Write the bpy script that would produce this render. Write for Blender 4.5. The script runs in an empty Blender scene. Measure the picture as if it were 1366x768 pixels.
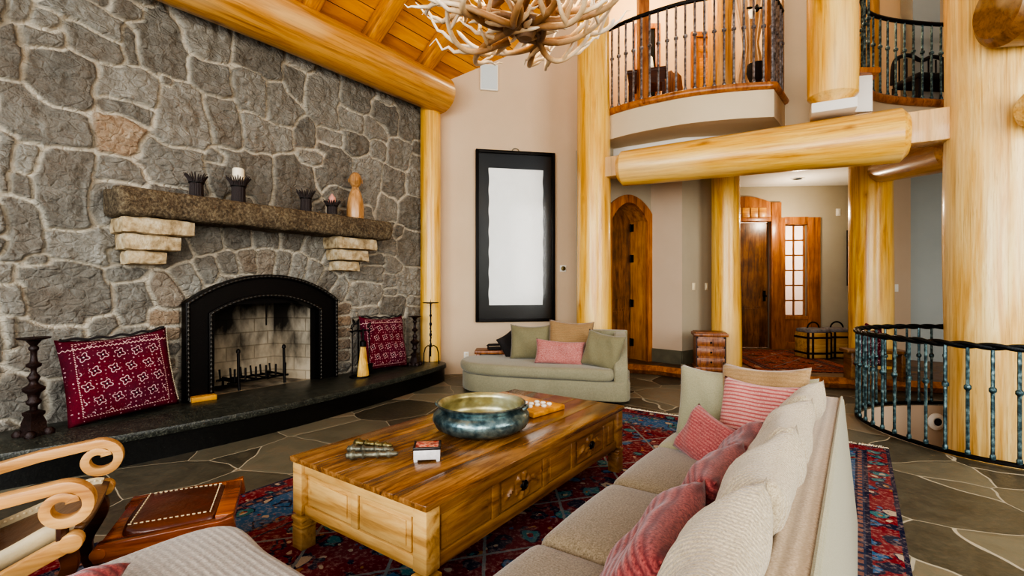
import bpy, bmesh, math, random
import numpy as np
from mathutils import Vector, Matrix, Quaternion, Euler
random.seed(7)
PI = math.pi
SC = bpy.context.scene
COL = SC.collection
# ------------------------------------------------------------------ camera frame <-> room frame
F, HZ, CX, H = 645.0, 382.0, 683.0, 1.45
AN = math.atan2(462.0, 645.0)
S_, C_ = math.sin(AN), math.cos(AN)
def C(X, Y):
    """plan position given as (sideways, forward) from where the photographer stands"""
    return (X * C_ - Y * S_, X * S_ + Y * C_)
def C3(X, Y, z): return Vector((*C(X, Y), z))
def PF(px, py, z=0.0):
    Y = F * (H - z) / (py - HZ); return Vector((*C((px - CX) / F * Y, Y), z))
def PD(px, py, Y):
    return Vector((*C((px - CX) / F * Y, Y), H - (py - HZ) / F * Y))
def PW(px, py, xw):
    k = (px - CX) / F; Y = xw / (k * C_ - S_); return Vector((xw, k * Y * S_ + Y * C_, H - (py - HZ) / F * Y))
def yaw_cam(dx, dy):
    a = C(dx, dy); return math.atan2(a[1], a[0])

# ------------------------------------------------------------------ mesh builder
class MB:
    def __init__(s): s.v = []; s.f = []
    def add(s, vs, fs, M=None):
        b = len(s.v)
        s.v += [tuple(M @ Vector(p)) if M else tuple(p) for p in vs]
        s.f += [tuple(i + b for i in f) for f in fs]
        return s
    def box(s, c, d, M=None):
        x, y, z = c; a, b, h = d[0] / 2, d[1] / 2, d[2] / 2
        vs = [(x + i * a, y + j * b, z + k * h) for i in (-1, 1) for j in (-1, 1) for k in (-1, 1)]
        return s.add(vs, [(0, 1, 3, 2), (4, 6, 7, 5), (0, 4, 5, 1), (2, 3, 7, 6), (0, 2, 6, 4), (1, 5, 7, 3)], M)
    def lathe(s, prof, seg=24, M=None, c=(0, 0, 0), square=False):
        vs = []; n = len(prof)
        for r, z in prof:
            for k in range(seg):
                a = 2 * PI * k / seg + (PI / 4 if square else 0)
                vs.append((c[0] + r * math.cos(a), c[1] + r * math.sin(a), c[2] + z))
        fs = []
        for i in range(n - 1):
            for k in range(seg):
                fs.append((i * seg + k, i * seg + (k + 1) % seg, (i + 1) * seg + (k + 1) % seg, (i + 1) * seg + k))
        fs.append(tuple(range(seg - 1, -1, -1))); fs.append(tuple((n - 1) * seg + k for k in range(seg)))
        return s.add(vs, fs, M)
    def tube(s, pts, rad, seg=10, closed=False, M=None, flat=1.0):
        pts = [Vector(p) for p in pts]; n = len(pts)
        if not hasattr(rad, '__len__'): rad = [rad] * n
        tang = []
        for i in range(n):
            if closed: t = pts[(i + 1) % n] - pts[i - 1]
            else: t = pts[min(i + 1, n - 1)] - pts[max(i - 1, 0)]
            tang.append(t.normalized())
        t0 = tang[0]; up = Vector((0, 0, 1)) if abs(t0.z) < .9 else Vector((1, 0, 0))
        nrm = (up - t0 * up.dot(t0)).normalized()
        vs = []
        for i in range(n):
            t = tang[i]
            nrm = (nrm - t * nrm.dot(t))
            if nrm.length < 1e-6: nrm = t.orthogonal()
            nrm.normalize(); b = t.cross(nrm)
            for k in range(seg):
                a = 2 * PI * k / seg
                vs.append(pts[i] + nrm * (math.cos(a) * rad[i]) + b * (math.sin(a) * rad[i] * flat))
        fs = []
        for i in range(n if closed else n - 1):
            j = (i + 1) % n
            for k in range(seg):
                fs.append((i * seg + k, i * seg + (k + 1) % seg, j * seg + (k + 1) % seg, j * seg + k))
        if not closed:
            fs.append(tuple(range(seg - 1, -1, -1))); fs.append(tuple((n - 1) * seg + k for k in range(seg)))
        return s.add(vs, fs, M)
    def prism(s, poly, z0, z1, M=None):
        n = len(poly)
        ar = sum(poly[i][0] * poly[(i + 1) % n][1] - poly[(i + 1) % n][0] * poly[i][1] for i in range(n))
        if ar < 0: poly = poly[::-1]
        vs = [(p[0], p[1], z0) for p in poly] + [(p[0], p[1], z1) for p in poly]
        fs = [tuple(range(n - 1, -1, -1)), tuple(range(n, 2 * n))]
        fs += [(i, (i + 1) % n, (i + 1) % n + n, i + n) for i in range(n)]
        return s.add(vs, fs, M)
    def ribbon(s, pts, half, width, M=None):
        """flat bar bent in the local XZ plane, width along Y"""
        n = len(pts); vs = []
        if not hasattr(half, '__len__'): half = [half] * n
        for i in range(n):
            a = Vector(pts[max(i - 1, 0)]); b = Vector(pts[min(i + 1, n - 1)])
            t = (b - a).normalized(); nn = Vector((-t[1], t[0]))
            p = Vector(pts[i])
            for sg, w in ((1, -1), (1, 1), (-1, 1), (-1, -1)):
                q = p + nn * half[i] * sg
                vs.append((q[0], w * width / 2, q[1]))
        fs = []
        for i in range(n - 1):
            for k in range(4):
                fs.append((i * 4 + k, i * 4 + (k + 1) % 4, (i + 1) * 4 + (k + 1) % 4, (i + 1) * 4 + k))
        fs.append((3, 2, 1, 0)); fs.append(tuple((n - 1) * 4 + k for k in range(4)))
        return s.add(vs, fs, M)
    def build(s, name, mat, parent=None, loc=None, rot=None, bevel=0, bseg=2, sub=0, ang=40, flat=False):
        me = bpy.data.meshes.new(name)
        me.from_pydata(s.v, [], s.f)
        bm = bmesh.new(); bm.from_mesh(me)
        bmesh.ops.recalc_face_normals(bm, faces=bm.faces)
        if bevel:
            es = [e for e in bm.edges if len(e.link_faces) == 2 and e.calc_face_angle(0) > math.radians(30)]
            if es: bmesh.ops.bevel(bm, geom=es, offset=bevel, segments=bseg, profile=.5, affect='EDGES', clamp_overlap=True)
        bm.to_mesh(me); bm.free()
        if not flat:
            for p in me.polygons: p.use_smooth = True
            me.set_sharp_from_angle(angle=math.radians(ang))
        o = bpy.data.objects.new(name, me); COL.objects.link(o)
        if mat: me.materials.append(mat)
        if parent: o.parent = parent
        if loc is not None: o.location = loc
        if rot is not None: o.rotation_euler = rot
        if sub:
            m = o.modifiers.new('sub', 'SUBSURF'); m.levels = sub; m.render_levels = sub
        return o

def tag(o, label=None, cat=None, group=None, kind=None):
    if label: o['label'] = label
    if cat: o['category'] = cat
    if group: o['group'] = group
    if kind: o['kind'] = kind
    return o
def thing(name, label, cat, loc=(0, 0, 0), rz=0, group=None):
    o = bpy.data.objects.new(name, None); COL.objects.link(o)
    o.location = loc; o.rotation_euler = (0, 0, rz); o.empty_display_size = .1
    return tag(o, label, cat, group)
def struct(o): o['kind'] = 'structure'; return o
def copy_tree(o, parent=None):
    c = o.copy(); COL.objects.link(c)
    if parent: c.parent = parent
    for ch in list(o.children): copy_tree(ch, c)
    return c
def orient(o, loc, n, up):
    n = Vector(n).normalized(); up = Vector(up); up = (up - n * up.dot(n)).normalized()
    x = up.cross(n)
    M = Matrix((x, up, n)).transposed().to_4x4(); M.translation = Vector(loc)
    o.matrix_world = M; o.location = M.translation; o.rotation_euler = M.to_euler()
def spline(P, n=8, closed=False):
    P = [Vector(p) for p in P]; m = len(P); out = []
    for i in range(m if closed else m - 1):
        if closed: a, b, c, d = P[i - 1], P[i], P[(i + 1) % m], P[(i + 2) % m]
        else: a, b, c, d = P[max(i - 1, 0)], P[i], P[i + 1], P[min(i + 2, m - 1)]
        for k in range(n):
            t = k / n
            out.append(.5 * ((2 * b) + (c - a) * t + (2 * a - 5 * b + 4 * c - d) * t * t + (3 * b - a - 3 * c + d) * t ** 3))
    if not closed: out.append(P[-1])
    return out
def resample(P, step, closed=False):
    P = list(P); Q = P + [P[0]] if closed else P
    L = [0]
    for i in range(1, len(Q)): L.append(L[-1] + (Q[i] - Q[i - 1]).length)
    n = max(2, round(L[-1] / step)); out = []; j = 0
    for k in range(n if closed else n + 1):
        d = L[-1] * k / n
        while j < len(L) - 2 and L[j + 1] < d: j += 1
        t = (d - L[j]) / max(1e-9, L[j + 1] - L[j]); out.append(Q[j].lerp(Q[j + 1], t))
    return out

# ------------------------------------------------------------------ shader helpers
def hexc(h):
    h = h.lstrip('#'); v = [int(h[i:i + 2], 16) / 255 for i in (0, 2, 4)]
    return tuple(((x / 12.92) if x <= .04045 else ((x + .055) / 1.055) ** 2.4) for x in v) + (1,)
class E:
    """wraps a socket so patterns can be written as arithmetic"""
    def __init__(s, T, sock): s.T = T; s.k = sock
    def m(s, op, *o):
        n = s.T.nodes.new('ShaderNodeMath'); n.operation = op
        for i, a in enumerate((s,) + o):
            if isinstance(a, E): s.T.links.new(a.k, n.inputs[i])
            else: n.inputs[i].default_value = a
        return E(s.T, n.outputs[0])
    def __add__(s, o): return s.m('ADD', o)
    def __sub__(s, o): return s.m('SUBTRACT', o)
    def __mul__(s, o): return s.m('MULTIPLY', o)
    def __truediv__(s, o): return s.m('DIVIDE', o)
    __radd__ = __add__; __rmul__ = __mul__
    def lt(s, o): return s.m('LESS_THAN', o)
    def gt(s, o): return s.m('GREATER_THAN', o)
    def abs(s): return s.m('ABSOLUTE')
    def fract(s): return s.m('FRACT')
    def floor(s): return s.m('FLOOR')
    def sin(s): return s.m('SINE')
    def mn(s, o): return s.m('MINIMUM', o)
    def mx(s, o): return s.m('MAXIMUM', o)
class Mat:
    def __init__(s, name, rough=.6, spec=.5, metal=0, coat=0):
        s.m = bpy.data.materials.new(name); s.m.use_nodes = True
        s.T = s.m.node_tree; s.b = s.T.nodes['Principled BSDF']
        s.b.inputs['Roughness'].default_value = rough; s.b.inputs['Specular IOR Level'].default_value = spec
        s.b.inputs['Metallic'].default_value = metal; s.b.inputs['Coat Weight'].default_value = coat
        s.tc = s.T.nodes.new('ShaderNodeTexCoord')
    def N(s, typ, **kw):
        n = s.T.nodes.new(typ)
        for k, v in kw.items():
            if k.startswith('i_'):
                k = k[2:].replace('_', ' ')
                inp = n.inputs[int(k)] if k.isdigit() else n.inputs[k]
                if isinstance(v, E): s.T.links.new(v.k, inp)
                elif hasattr(v, 'is_output'): s.T.links.new(v, inp)
                else: inp.default_value = v
            else: setattr(n, k, v)
        return n
    def co(s, scale=(1, 1, 1), loc=(0, 0, 0), kind='Object', rot=(0, 0, 0)):
        n = s.N('ShaderNodeMapping', i_Vector=s.tc.outputs[kind], i_Scale=scale, i_Location=loc, i_Rotation=rot); return n.outputs[0]
    def xyz(s, v=None):
        n = s.N('ShaderNodeSeparateXYZ', i_Vector=v or s.tc.outputs['Object']); return [E(s.T, o) for o in n.outputs]
    def noise(s, scale, v=None, detail=4, rough=.55, dist=0):
        n = s.N('ShaderNodeTexNoise', i_Scale=scale, i_Detail=detail, i_Roughness=rough, i_Distortion=dist)
        s.T.links.new(v or s.tc.outputs['Object'], n.inputs['Vector']); return E(s.T, n.outputs[0])
    def noisec(s, scale, v=None, detail=2):
        n = s.N('ShaderNodeTexNoise', i_Scale=scale, i_Detail=detail)
        s.T.links.new(v or s.tc.outputs['Object'], n.inputs['Vector']); return n.outputs['Color']
    def vor(s, scale, v=None, feat='F1', rnd=1.0):
        n = s.N('ShaderNodeTexVoronoi', feature=feat, i_Scale=scale, i_Randomness=rnd)
        s.T.links.new(v or s.tc.outputs['Object'], n.inputs['Vector']); return n
    def ramp(s, f, stops, interp='LINEAR'):
        n = s.N('ShaderNodeValToRGB', i_Fac=f); r = n.color_ramp; r.interpolation = interp
        while len(r.elements) < len(stops): r.elements.new(.5)
        for e, (p, c) in zip(r.elements, stops): e.position = p; e.color = hexc(c) if isinstance(c, str) else c
        return n.outputs[0]
    def mix(s, f, a, b, mode='MIX'):
        n = s.N('ShaderNodeMix', data_type='RGBA', blend_type=mode)
        for i, v in ((0, f), (6, a), (7, b)):
            if isinstance(v, str): v = hexc(v)
            if isinstance(v, E): s.T.links.new(v.k, n.inputs[i])
            elif hasattr(v, 'is_output'): s.T.links.new(v, n.inputs[i])
            else: n.inputs[i].default_value = v
        return n.outputs[2]
    def color(s, c):
        if isinstance(c, str): s.b.inputs['Base Color'].default_value = hexc(c)
        elif isinstance(c, tuple): s.b.inputs['Base Color'].default_value = c
        else: s.T.links.new(c, s.b.inputs['Base Color'])
        return s
    def roughn(s, e): s.T.links.new(e.k, s.b.inputs['Roughness']); return s
    def bump(s, h, strength=.3, dist=.02):
        n = s.N('ShaderNodeBump', i_Strength=strength, i_Distance=dist)
        s.T.links.new(h.k, n.inputs['Height']); s.T.links.new(n.outputs[0], s.b.inputs['Normal']); return s

def m_plain(name, c, rough=.6, metal=0, var=.15, scale=12, bump=.1, spec=.5, coat=0):
    m = Mat(name, rough, spec, metal, coat); n = m.noise(scale)
    m.color(m.mix(n * var * 2, c, '#000000') if var else c)
    if bump: m.bump(m.noise(scale * 4), bump, .01)
    return m.m
def m_log(name, a, b, dark, rough=.33, knots=1.0):
    m = Mat(name, rough, .5, 0, .5); m.b.inputs['Coat Roughness'].default_value = .2
    v = m.co((5, 5, .35)); n = m.noise(2.2, v, 6, .6, .6)
    big = m.noise(1.3, m.co((1, 1, .5)), 2)
    c = m.ramp(n, [(.25, dark), (.42, b), (.6, a), (.8, b)])
    c = m.mix((big - .35) * 1.4, c, b)
    fine = m.noise(9, m.co((9, 9, .5)), 3)
    c = m.mix((fine.gt(.63)) * .25, c, dark)
    k = m.vor(2.4, m.co((1, 1, .55)))
    d = E(m.T, k.outputs['Distance']) + (m.noise(14, m.co((1, 1, .6)), 2) - .5) * .12
    sel = E(m.T, m.N('ShaderNodeSeparateColor', i_Color=k.outputs['Color']).outputs[0]).gt(.62)
    ring = d.m('SMOOTH_MAX', 0.0, .01)
    km = ((d * -7.0 + .95).mx(0.0).mn(1.0) * sel * knots * .75 + (d * -22.0 + 1.0).mx(0.0).mn(1.0) * sel * knots).mn(1.0)
    st2 = m.noise(4, m.co((7, 7, .16)), 3, .7); c = m.mix((st2 - .52).mx(0.0) * 3.2, c, dark); wm = m.noise(1.1, m.co((1.6, 1.6, .3)), 3); c = m.mix((wm - .5).mx(0.0) * 2.4, c, '#f6e3b4')
    c = m.mix(km * .8, c, dark)
    m.color(c); m.bump(n + fine * .4, .22, .02); m.roughn(n * .25 + (rough - .1)); return m.m
def m_wood(name, a, b, dark, axis=0, scale=1, rough=.4, coat=.2, streak=1.0):
    m = Mat(name, rough, .5, 0, coat); m.b.inputs['Coat Roughness'].default_value = .2
    sc = [9 * scale] * 3; sc[axis] = .9 * scale
    n = m.noise(1.6, m.co(sc), 6, .6, .7); f = m.noise(7, m.co(sc), 3)
    c = m.ramp(n, [(.28, dark), (.45, b), (.62, a), (.85, b)])
    c = m.mix(f.gt(.6) * .22 * streak, c, dark)
    bl = m.noise(2.5 * scale, None, 3); c = m.mix((bl - .45).mx(0.0) * 1.6 * streak, c, dark)
    m.color(c); m.bump(n + f * .5, .15, .01); return m.m
def m_fabric(name, a, b, scale=160, rough=.95, rib=0, ribaxis='X', ribdark=.3, speck=.5, blot=.3):
    m = Mat(name, rough, .15); m.b.inputs['Sheen Weight'].default_value = .25
    x, y, z = m.xyz()
    n = m.noise(scale, None, 2); big = m.noise(3, None, 3)
    c = m.mix((n - .5) * 3.2 * speck + .5, a, b)
    c = m.mix((big - .4).mx(0.0) * blot * 2, c, b)
    h = n * .6
    if rib:
        ax = {'X': x, 'Y': y, 'Z': z}[ribaxis]
        wob = m.noise(7, None, 2) * .012
        w = ((ax + wob) * rib * 2 * PI).sin() * .5 + .5
        tex = (w * w) * ribdark
        c = m.mix(tex, c, b); h = h + w * -1.0
    m.color(c); m.bump(h, .35, .008); return m.m

# ---- palette
M = {}
M['log'] = m_log('pine_log', '#f0c766', '#dfa63c', '#9c6420')
M['log_knotty'] = m_log('knotty_pine_log', '#f0c766', '#dfa63c', '#9c6420', .33, 1.6)
M['log_dark'] = m_log('dark_pine_log', '#8f6232', '#734a20', '#3c220c', .5)
M['log_warm'] = m_log('warm_pine_log', '#d09c4c', '#b67c30', '#643a12', .4, 1.5)
M['log_pale'] = m_log('pale_pine_log', '#f3da98', '#ddb060', '#a5722e', .4)
M['log_end'] = m_log('log_end_grain', '#d8b078', '#c08d4c', '#7d5427', .5, .3)
M['rafter'] = m_wood('rafter_wood', '#dc9c3c', '#c48022', '#805012', 0, 1, .45)
M['jamb_lit'] = m_wood('lit_jamb_wood', '#d99c4a', '#c38232', '#865018', 2, 1, .4)  # brighter than the casing: light on the jamb is painted into the colour
M['fir'] = m_wood('fir_trim', '#ba7a3e', '#9c5d2a', '#663817', 2, 1, .35)
M['door'] = m_wood('knotty_alder', '#93622f', '#754822', '#2c180a', 2, 1.1, .3, .3, 1.6)
M['table_top'] = m_wood('table_top_wood', '#9c703e', '#784f28', '#382112', 1, 1.3, .24, .35, 1.4)
M['table_side'] = m_wood('table_side_wood', '#9c713e', '#7f552b', '#412711', 1, 1.2, .35, .2, .8)
M['table_end_lit'] = m_wood('table_wood_lit', '#c9a264', '#b6894c', '#785327', 0, 1.2, .4, .1, .5)  # paler copy of the table wood: daylight on the end painted in
M['arm'] = m_wood('light_beech', '#d2a368', '#c08d50', '#946233', 0, 1.2, .4, .15, .4)
M['darkwood'] = m_wood('dark_wood', '#5a2f16', '#43200e', '#1e0d06', 0, 1, .3, .3)
M['stoolwood'] = m_wood('stool_wood', '#a55b22', '#83401a', '#3f1b0a', 0, 1.3, .25, .4)
M['trunkwood'] = m_wood('trunk_wood', '#a3632b', '#7c431b', '#3a1c0c', 2, 1.5, .45)
M['iron'] = m_plain('black_iron', '#17120f', .45, .6, .3, 30, .3)
M['iron_brown'] = m_plain('brown_iron', '#3a211b', .45, .3, .5, 25, .5)
M['teal'] = None
m = Mat('verdigris_iron', .4, .5, .5); n = m.noise(22, None, 4)
m.color(m.ramp(n, [(.28, '#171f21'), (.48, '#3d565b'), (.72, '#8fa9a8')])); m.bump(n, .4, .01); M['teal'] = m.m
m = Mat('steel_iron', .4, .5, .6); n = m.noise(18, None, 4)
m.color(m.ramp(n, [(.3, '#423b37'), (.5, '#7d7878'), (.7, '#a8a6a8')])); M['grey_iron'] = m.m
M['rail_top'] = m_plain('blackened_rail', '#1a2023', .35, .5, .4, 40, .4)
M['plaster'] = None
def m_plaster(name, a, b):
    m = Mat(name, .9, .2); n = m.noise(1.6, None, 5, .6); f = m.noise(60, None, 3)
    m.color(m.mix(n, a, b)); m.bump(f + n, .12, .01); return m.m
M['plaster'] = m_plaster('tan_plaster', '#d6bfa3', '#c9b092')
M['plaster_grey'] = m_plaster('grey_plaster', '#b5ab96', '#a69b86')
M['plaster_pink'] = m_plaster('pink_plaster', '#c9b49c', '#bca68d')
M['plaster_blue'] = m_plaster('bluegrey_plaster', '#a9aeaa', '#9aa09c')
M['plaster_fascia'] = m_plaster('fascia_plaster', '#d3c3a8', '#c6b698')
M['plaster_hall'] = m_plaster('hall_plaster', '#e2c5a0', '#d8b88f')
M['white_paint'] = m_plaster('white_paint', '#e6e2da', '#dcd8d0')
M['white'] = m_plain('white_plastic', '#ece8dd', .4, 0, .02, 10, 0)
M['tile'] = m_plain('grey_tile', '#77735f', .5, 0, .3, 6, .1)
M['cream'] = m_plain('cream_plastic', '#e7d9b8', .4, 0, .02, 10, 0)
M['blueplate'] = m_plain('pale_grille', '#cfd9da', .6, 0, .05, 60, .3)
M['hearth'] = None
m = Mat('hearth_granite', .28, .5); n = m.noise(70, None, 3); g = m.noise(14, None, 4)
m.color(m.ramp(n * .7 + g * .3, [(.33, '#151614'), (.52, '#33352e'), (.7, '#66665a')])); m.bump(n, .3, .01); m.roughn(n * .3 + .2); M['hearth'] = m.m
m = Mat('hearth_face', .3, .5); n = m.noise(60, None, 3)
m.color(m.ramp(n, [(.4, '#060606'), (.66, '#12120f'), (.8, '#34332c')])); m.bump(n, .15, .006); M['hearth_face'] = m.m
m = Mat('mantel_granite', .85, .3); n = m.noise(38, None, 4, .7); g = m.noise(6, None, 4)
m.color(m.ramp(n * .75 + g * .25, [(.3, '#2a221a'), (.48, '#5b4d3c'), (.62, '#7d7059'), (.75, '#a3987f')])); m.bump(n + g, .8, .03); M['mantel'] = m.m
m = Mat('corbel_stone', .9, .2); n = m.noise(16, None, 6, .65); g = m.noise(4, None, 2)
m.color(m.ramp(n * .6 + g * .4, [(.3, '#6e5a3f'), (.48, '#b09a78'), (.7, '#d8cbb0')])); m.bump(n, .7, .03); M['corbel'] = m.m
M['worn_iron'] = m_plain('worn_iron', '#54504a', .4, .7, .3, 20, .3)
# stone wall (attributes on the mesh say mortar / stone tone / tan stone)
m = Mat('fieldstone', .82, .35)
at = lambda k: E(m.T, m.N('ShaderNodeAttribute', attribute_name=k).outputs['Fac'])
mort, tone, tan = at('mortar'), at('tone'), at('tan')
n = m.noise(9, None, 8, .68, .4); f = m.noise(42, None, 5, .7); g = m.noise(2.6, None, 3)
st = m.ramp(n * .55 + f * .25 + tone * .16 + .03, [(.26, '#4d4840'), (.44, '#7f7a70'), (.58, '#9d988d'), (.74, '#c6c1b5')])
st = m.mix((g - .42).mx(0.0) * 1.6, st, '#7d6f5f')
ts = m.ramp(n * .6 + f * .4, [(.3, '#7d6149'), (.5, '#b3977a'), (.7, '#d5c3aa')])
st = m.mix(tan, st, ts)
mo = m.mix(f, '#e2d8c5', '#c3b7a2')
st = m.mix((f - .56).mx(0.0) * 2.0, st, '#2c2824'); m.color(m.mix(mort, st, mo)); ck = E(m.T, m.vor(9, m.co((1, 1, 1.6), rot=(.5, 0, 0)), 'DISTANCE_TO_EDGE').outputs['Distance']).mn(.12) * 3.0
m.bump(n * 1.0 + f * .6 + ck * (n * 1.4), 1.0, .05); M['stone'] = m.m
# slate floor
def m_slate(name, cols, grout, scale, rough, rot=0, w=.018):
    m = Mat(name, rough, .5)
    v0 = m.co((1, 1, 0), (3.7, 1.2, 0), 'Object', (0, 0, rot))
    wn = m.N('ShaderNodeVectorMath', operation='SCALE', i_0=m.noisec(1.6, v0), i_Scale=.16)
    va = m.N('ShaderNodeVectorMath', operation='ADD', i_0=v0, i_1=wn.outputs[0]).outputs[0]
    e = E(m.T, m.vor(scale, va, 'DISTANCE_TO_EDGE').outputs['Distance'])
    cl = E(m.T, m.N('ShaderNodeSeparateColor', i_Color=m.vor(scale, va).outputs['Color']).outputs[0])
    n = m.noise(5, None, 6, .65); f = m.noise(30, None, 4)
    k = cl * .65 + n * .45 - .08
    c = m.ramp(k, cols)
    c = m.mix((f - .45).mx(0.0) * .8, c, cols[-1][1])
    gm = e.lt(w * scale / 1.7)
    m.color(m.mix(gm, c, grout))
    m.bump((e * 6.0).mn(.35) * 1.2 + n * .5 + f * .12, .45, .02)
    m.roughn(n * .3 + (rough - .12) + gm * .3); return m.m
M['slate'] = m_slate('slate_flagstone', [(.2, '#3c392e'), (.42, '#5e5a4a'), (.6, '#706c5a'), (.85, '#84715a')], '#aaa18b', 1.5, .4, 0, .0065)
M['slate_entry'] = m_slate('brown_slate', [(.2, '#4a3524'), (.5, '#6f5239'), (.8, '#8b6b4b')], '#92785a', 1.4, .4, .6, .012)
# ceiling boards
m = Mat('ceiling_boards', .45, .4, 0, .15); x, y, z = m.xyz()
b = (x / .19).floor(); ed = ((x / .19).fract() - .5).abs().gt(.475)
wv = m.N('ShaderNodeCombineXYZ', i_X=b * 7.3 + x * 6.0, i_Y=y * .8, i_Z=b * 3.1)
n = m.noise(1.7, wv.outputs[0], 5, .6, .5); r = (b * 12.9898).sin() * 43758.5; r = r.fract()
c = m.ramp(n * .7 + r * .3, [(.25, '#b06c18'), (.5, '#dc952c'), (.75, '#f0b04a')])
m.color(m.mix(ed, c, '#4f2606')); m.bump(ed * -1.0 + n * .2, .5, .01); M['boards'] = m.m
M['sofa'] = m_fabric('oatmeal_chenille', '#a3937a', '#75684f', 130, .95, 28, 'Y', .25, .6)
M['sofa_seat'] = m_fabric('taupe_weave', '#91816a', '#64563f', 150, .95, 0, 'X', 0, .7, .25)
M['sofa_cord'] = m_fabric('ribbed_oatmeal', '#c4ad92', '#8d7759', 150, .95, 26, 'X', .55, .5)
M['sofa_out'] = m_fabric('sage_linen', '#a29c80', '#7f7a5e', 160, .9, 0, 'X', 0, .35)
M['beige_pillow'] = m_fabric('cream_cord', '#c9bb9f', '#8f8067', 190, .95, 55, 'X', .28, .8)
M['olive'] = m_fabric('sage_velvet', '#a09b80', '#77725a', 60, .85, 0, 'X', 0, .25, .5)
M['olive_d'] = m_fabric('olive_velvet', '#8d8669', '#6b664b', 70, .85, 0, 'X', 0, .25, .5)
M['tan_pillow'] = m_fabric('tan_linen', '#a78a64', '#836744', 150, .95, 40, 'Y', .35)
M['red_pillow'] = m_fabric('red_chenille', '#a8564f', '#5a2023', 120, .95, 34, 'Y', .8, .6)
M['red_stripe'] = m_fabric('red_cream_stripe', '#d6b3a4', '#9e4a49', 150, .95, 46, 'Y', 1.0, .3)
M['red_dusty'] = m_fabric('dusty_red_weave', '#b9776f', '#84383a', 120, .95, 60, 'Y', .7, .7)
M['pink'] = m_fabric('pink_weave', '#c08a80', '#9c5653', 90, .95, 0, 'X', 0, .8)
M['grey_cover'] = m_fabric('grey_chenille', '#b3aa9e', '#7b7268', 110, .95, 36, 'Y', .45, .6)
M['char'] = m_plain('dark_cloth', '#2a2524', .9, 0, .2, 40, .3)
M['leather'] = m_plain('brown_leather', '#6b3119', .32, 0, .45, 9, .35, .5, .2)
M['leather_tan'] = m_plain('tan_leather', '#7d5a3c', .35, 0, .35, 6, .3, .5, .2)
M['leather_pale'] = m_plain('pale_leather', '#cbb78f', .5, 0, .2, 8, .3)
M['stitch'] = m_plain('cream_stitch', '#dcc9a0', .7, 0, .05, 20, 0)
M['brass'] = m_plain('aged_brass_metal', '#8f8053', .3, .8, .4, 20, .3)
M['pewter'] = m_plain('aged_pewter', '#85826f', .3, .7, .4, 26, .4)
M['straw'] = m_wood('straw', '#e3bd68', '#cd9f48', '#9c6f28', 2, 3, .7, 0)
M['candle_white'] = m_plain('white_wax', '#efe3c8', .5, 0, .05, 10, 0)
M['candle_pink'] = m_plain('pink_wax', '#d99a8b', .5, 0, .2, 20, .2)
M['bust'] = m_wood('carved_light_wood', '#bd9162', '#a67a4b', '#7f5630', 2, 2, .35, .2, .4)
M['holder'] = m_plain('dark_twig', '#2e1a14', .6, 0, .4, 30, .6)
M['firebrick'] = None
m = Mat('firebrick', .9, .2); bt = m.N('ShaderNodeTexBrick', i_Scale=1.0); 
m.T.links.new(m.co((1, 1, 1), (0, 0, 0), 'Object'), bt.inputs['Vector'])
bt.inputs['Brick Width'].default_value = .34; bt.inputs['Row Height'].default_value = .17; bt.inputs['Mortar Size'].default_value = .008
bt.inputs['Color1'].default_value = hexc('#d2c5ae'); bt.inputs['Color2'].default_value = hexc('#c2b298'); bt.inputs['Mortar'].default_value = hexc('#a39680')
n = m.noise(3.2, m.co((1, .5, 1)), 5); x, y, z = m.xyz(); bc = m.mix(m.noise(6, None, 4) * .6, bt.outputs[0], '#8d7c66')
m.color(m.mix((n * 2.8 - .78 + y * 1.3 - x * .7).mx(0.0).mn(.96), bc, '#15110e')); M['firebrick'] = m.m
M['soot_and_shade'] = m_plain('soot_and_shade', '#0e0c0b', .9, 0, .2, 10, .2)  # firebox soot; also stands in for shade in the upstairs doorway
m = Mat('glass_pane', .03, .5); m.color('#ffffff')
tr = m.N('ShaderNodeBsdfTransparent'); gl = m.N('ShaderNodeBsdfGlossy', i_Roughness=.02); fr = m.N('ShaderNodeFresnel', i_IOR=1.5)
mx = m.N('ShaderNodeMixShader'); m.T.links.new(fr.outputs[0], mx.inputs[0]); m.T.links.new(tr.outputs[0], mx.inputs[1]); m.T.links.new(gl.outputs[0], mx.inputs[2])
m.T.links.new(mx.outputs[0], m.T.nodes['Material Output'].inputs[0]); M['glass'] = m.m
m = Mat('picture_glass', .03, .5)
tr = m.N('ShaderNodeBsdfTransparent'); gl = m.N('ShaderNodeBsdfGlossy', i_Roughness=.12); fr = m.N('ShaderNodeFresnel', i_IOR=1.28)
mx = m.N('ShaderNodeMixShader'); m.T.links.new(fr.outputs[0], mx.inputs[0]); m.T.links.new(tr.outputs[0], mx.inputs[1]); m.T.links.new(gl.outputs[0], mx.inputs[2])
m.T.links.new(mx.outputs[0], m.T.nodes['Material Output'].inputs[0]); M['picture_glass'] = m.m
M['matboard'] = m_plain('black_mat', '#15120f', .3, 0, .1, 10, 0)
m = Mat('embossed_paper', .9, .2); n = m.noise(5, None, 4, .5, 1.5); v = E(m.T, m.vor(3.2, None, 'SMOOTH_F1').outputs['Distance'])
m.color(m.mix(n, '#fdfcf8', '#f0efea')); m.bump((v * 9.0).sin() * .4 + n * 1.5, .6, .02); M['paper'] = m.m
def m_emit(name, c, s):
    m = Mat(name, .5); m.color(c); m.b.inputs['Emission Color'].default_value = hexc(c); m.b.inputs['Emission Strength'].default_value = s; return m.m
M['bulb'] = m_emit('lit_bulb', '#ffe2a8', 18)
M['downlight'] = m_emit('lit_downlight', '#fff0d0', 6)
M['lampshade'] = m_emit('lit_shade', '#f7e3b5', .9)
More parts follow.
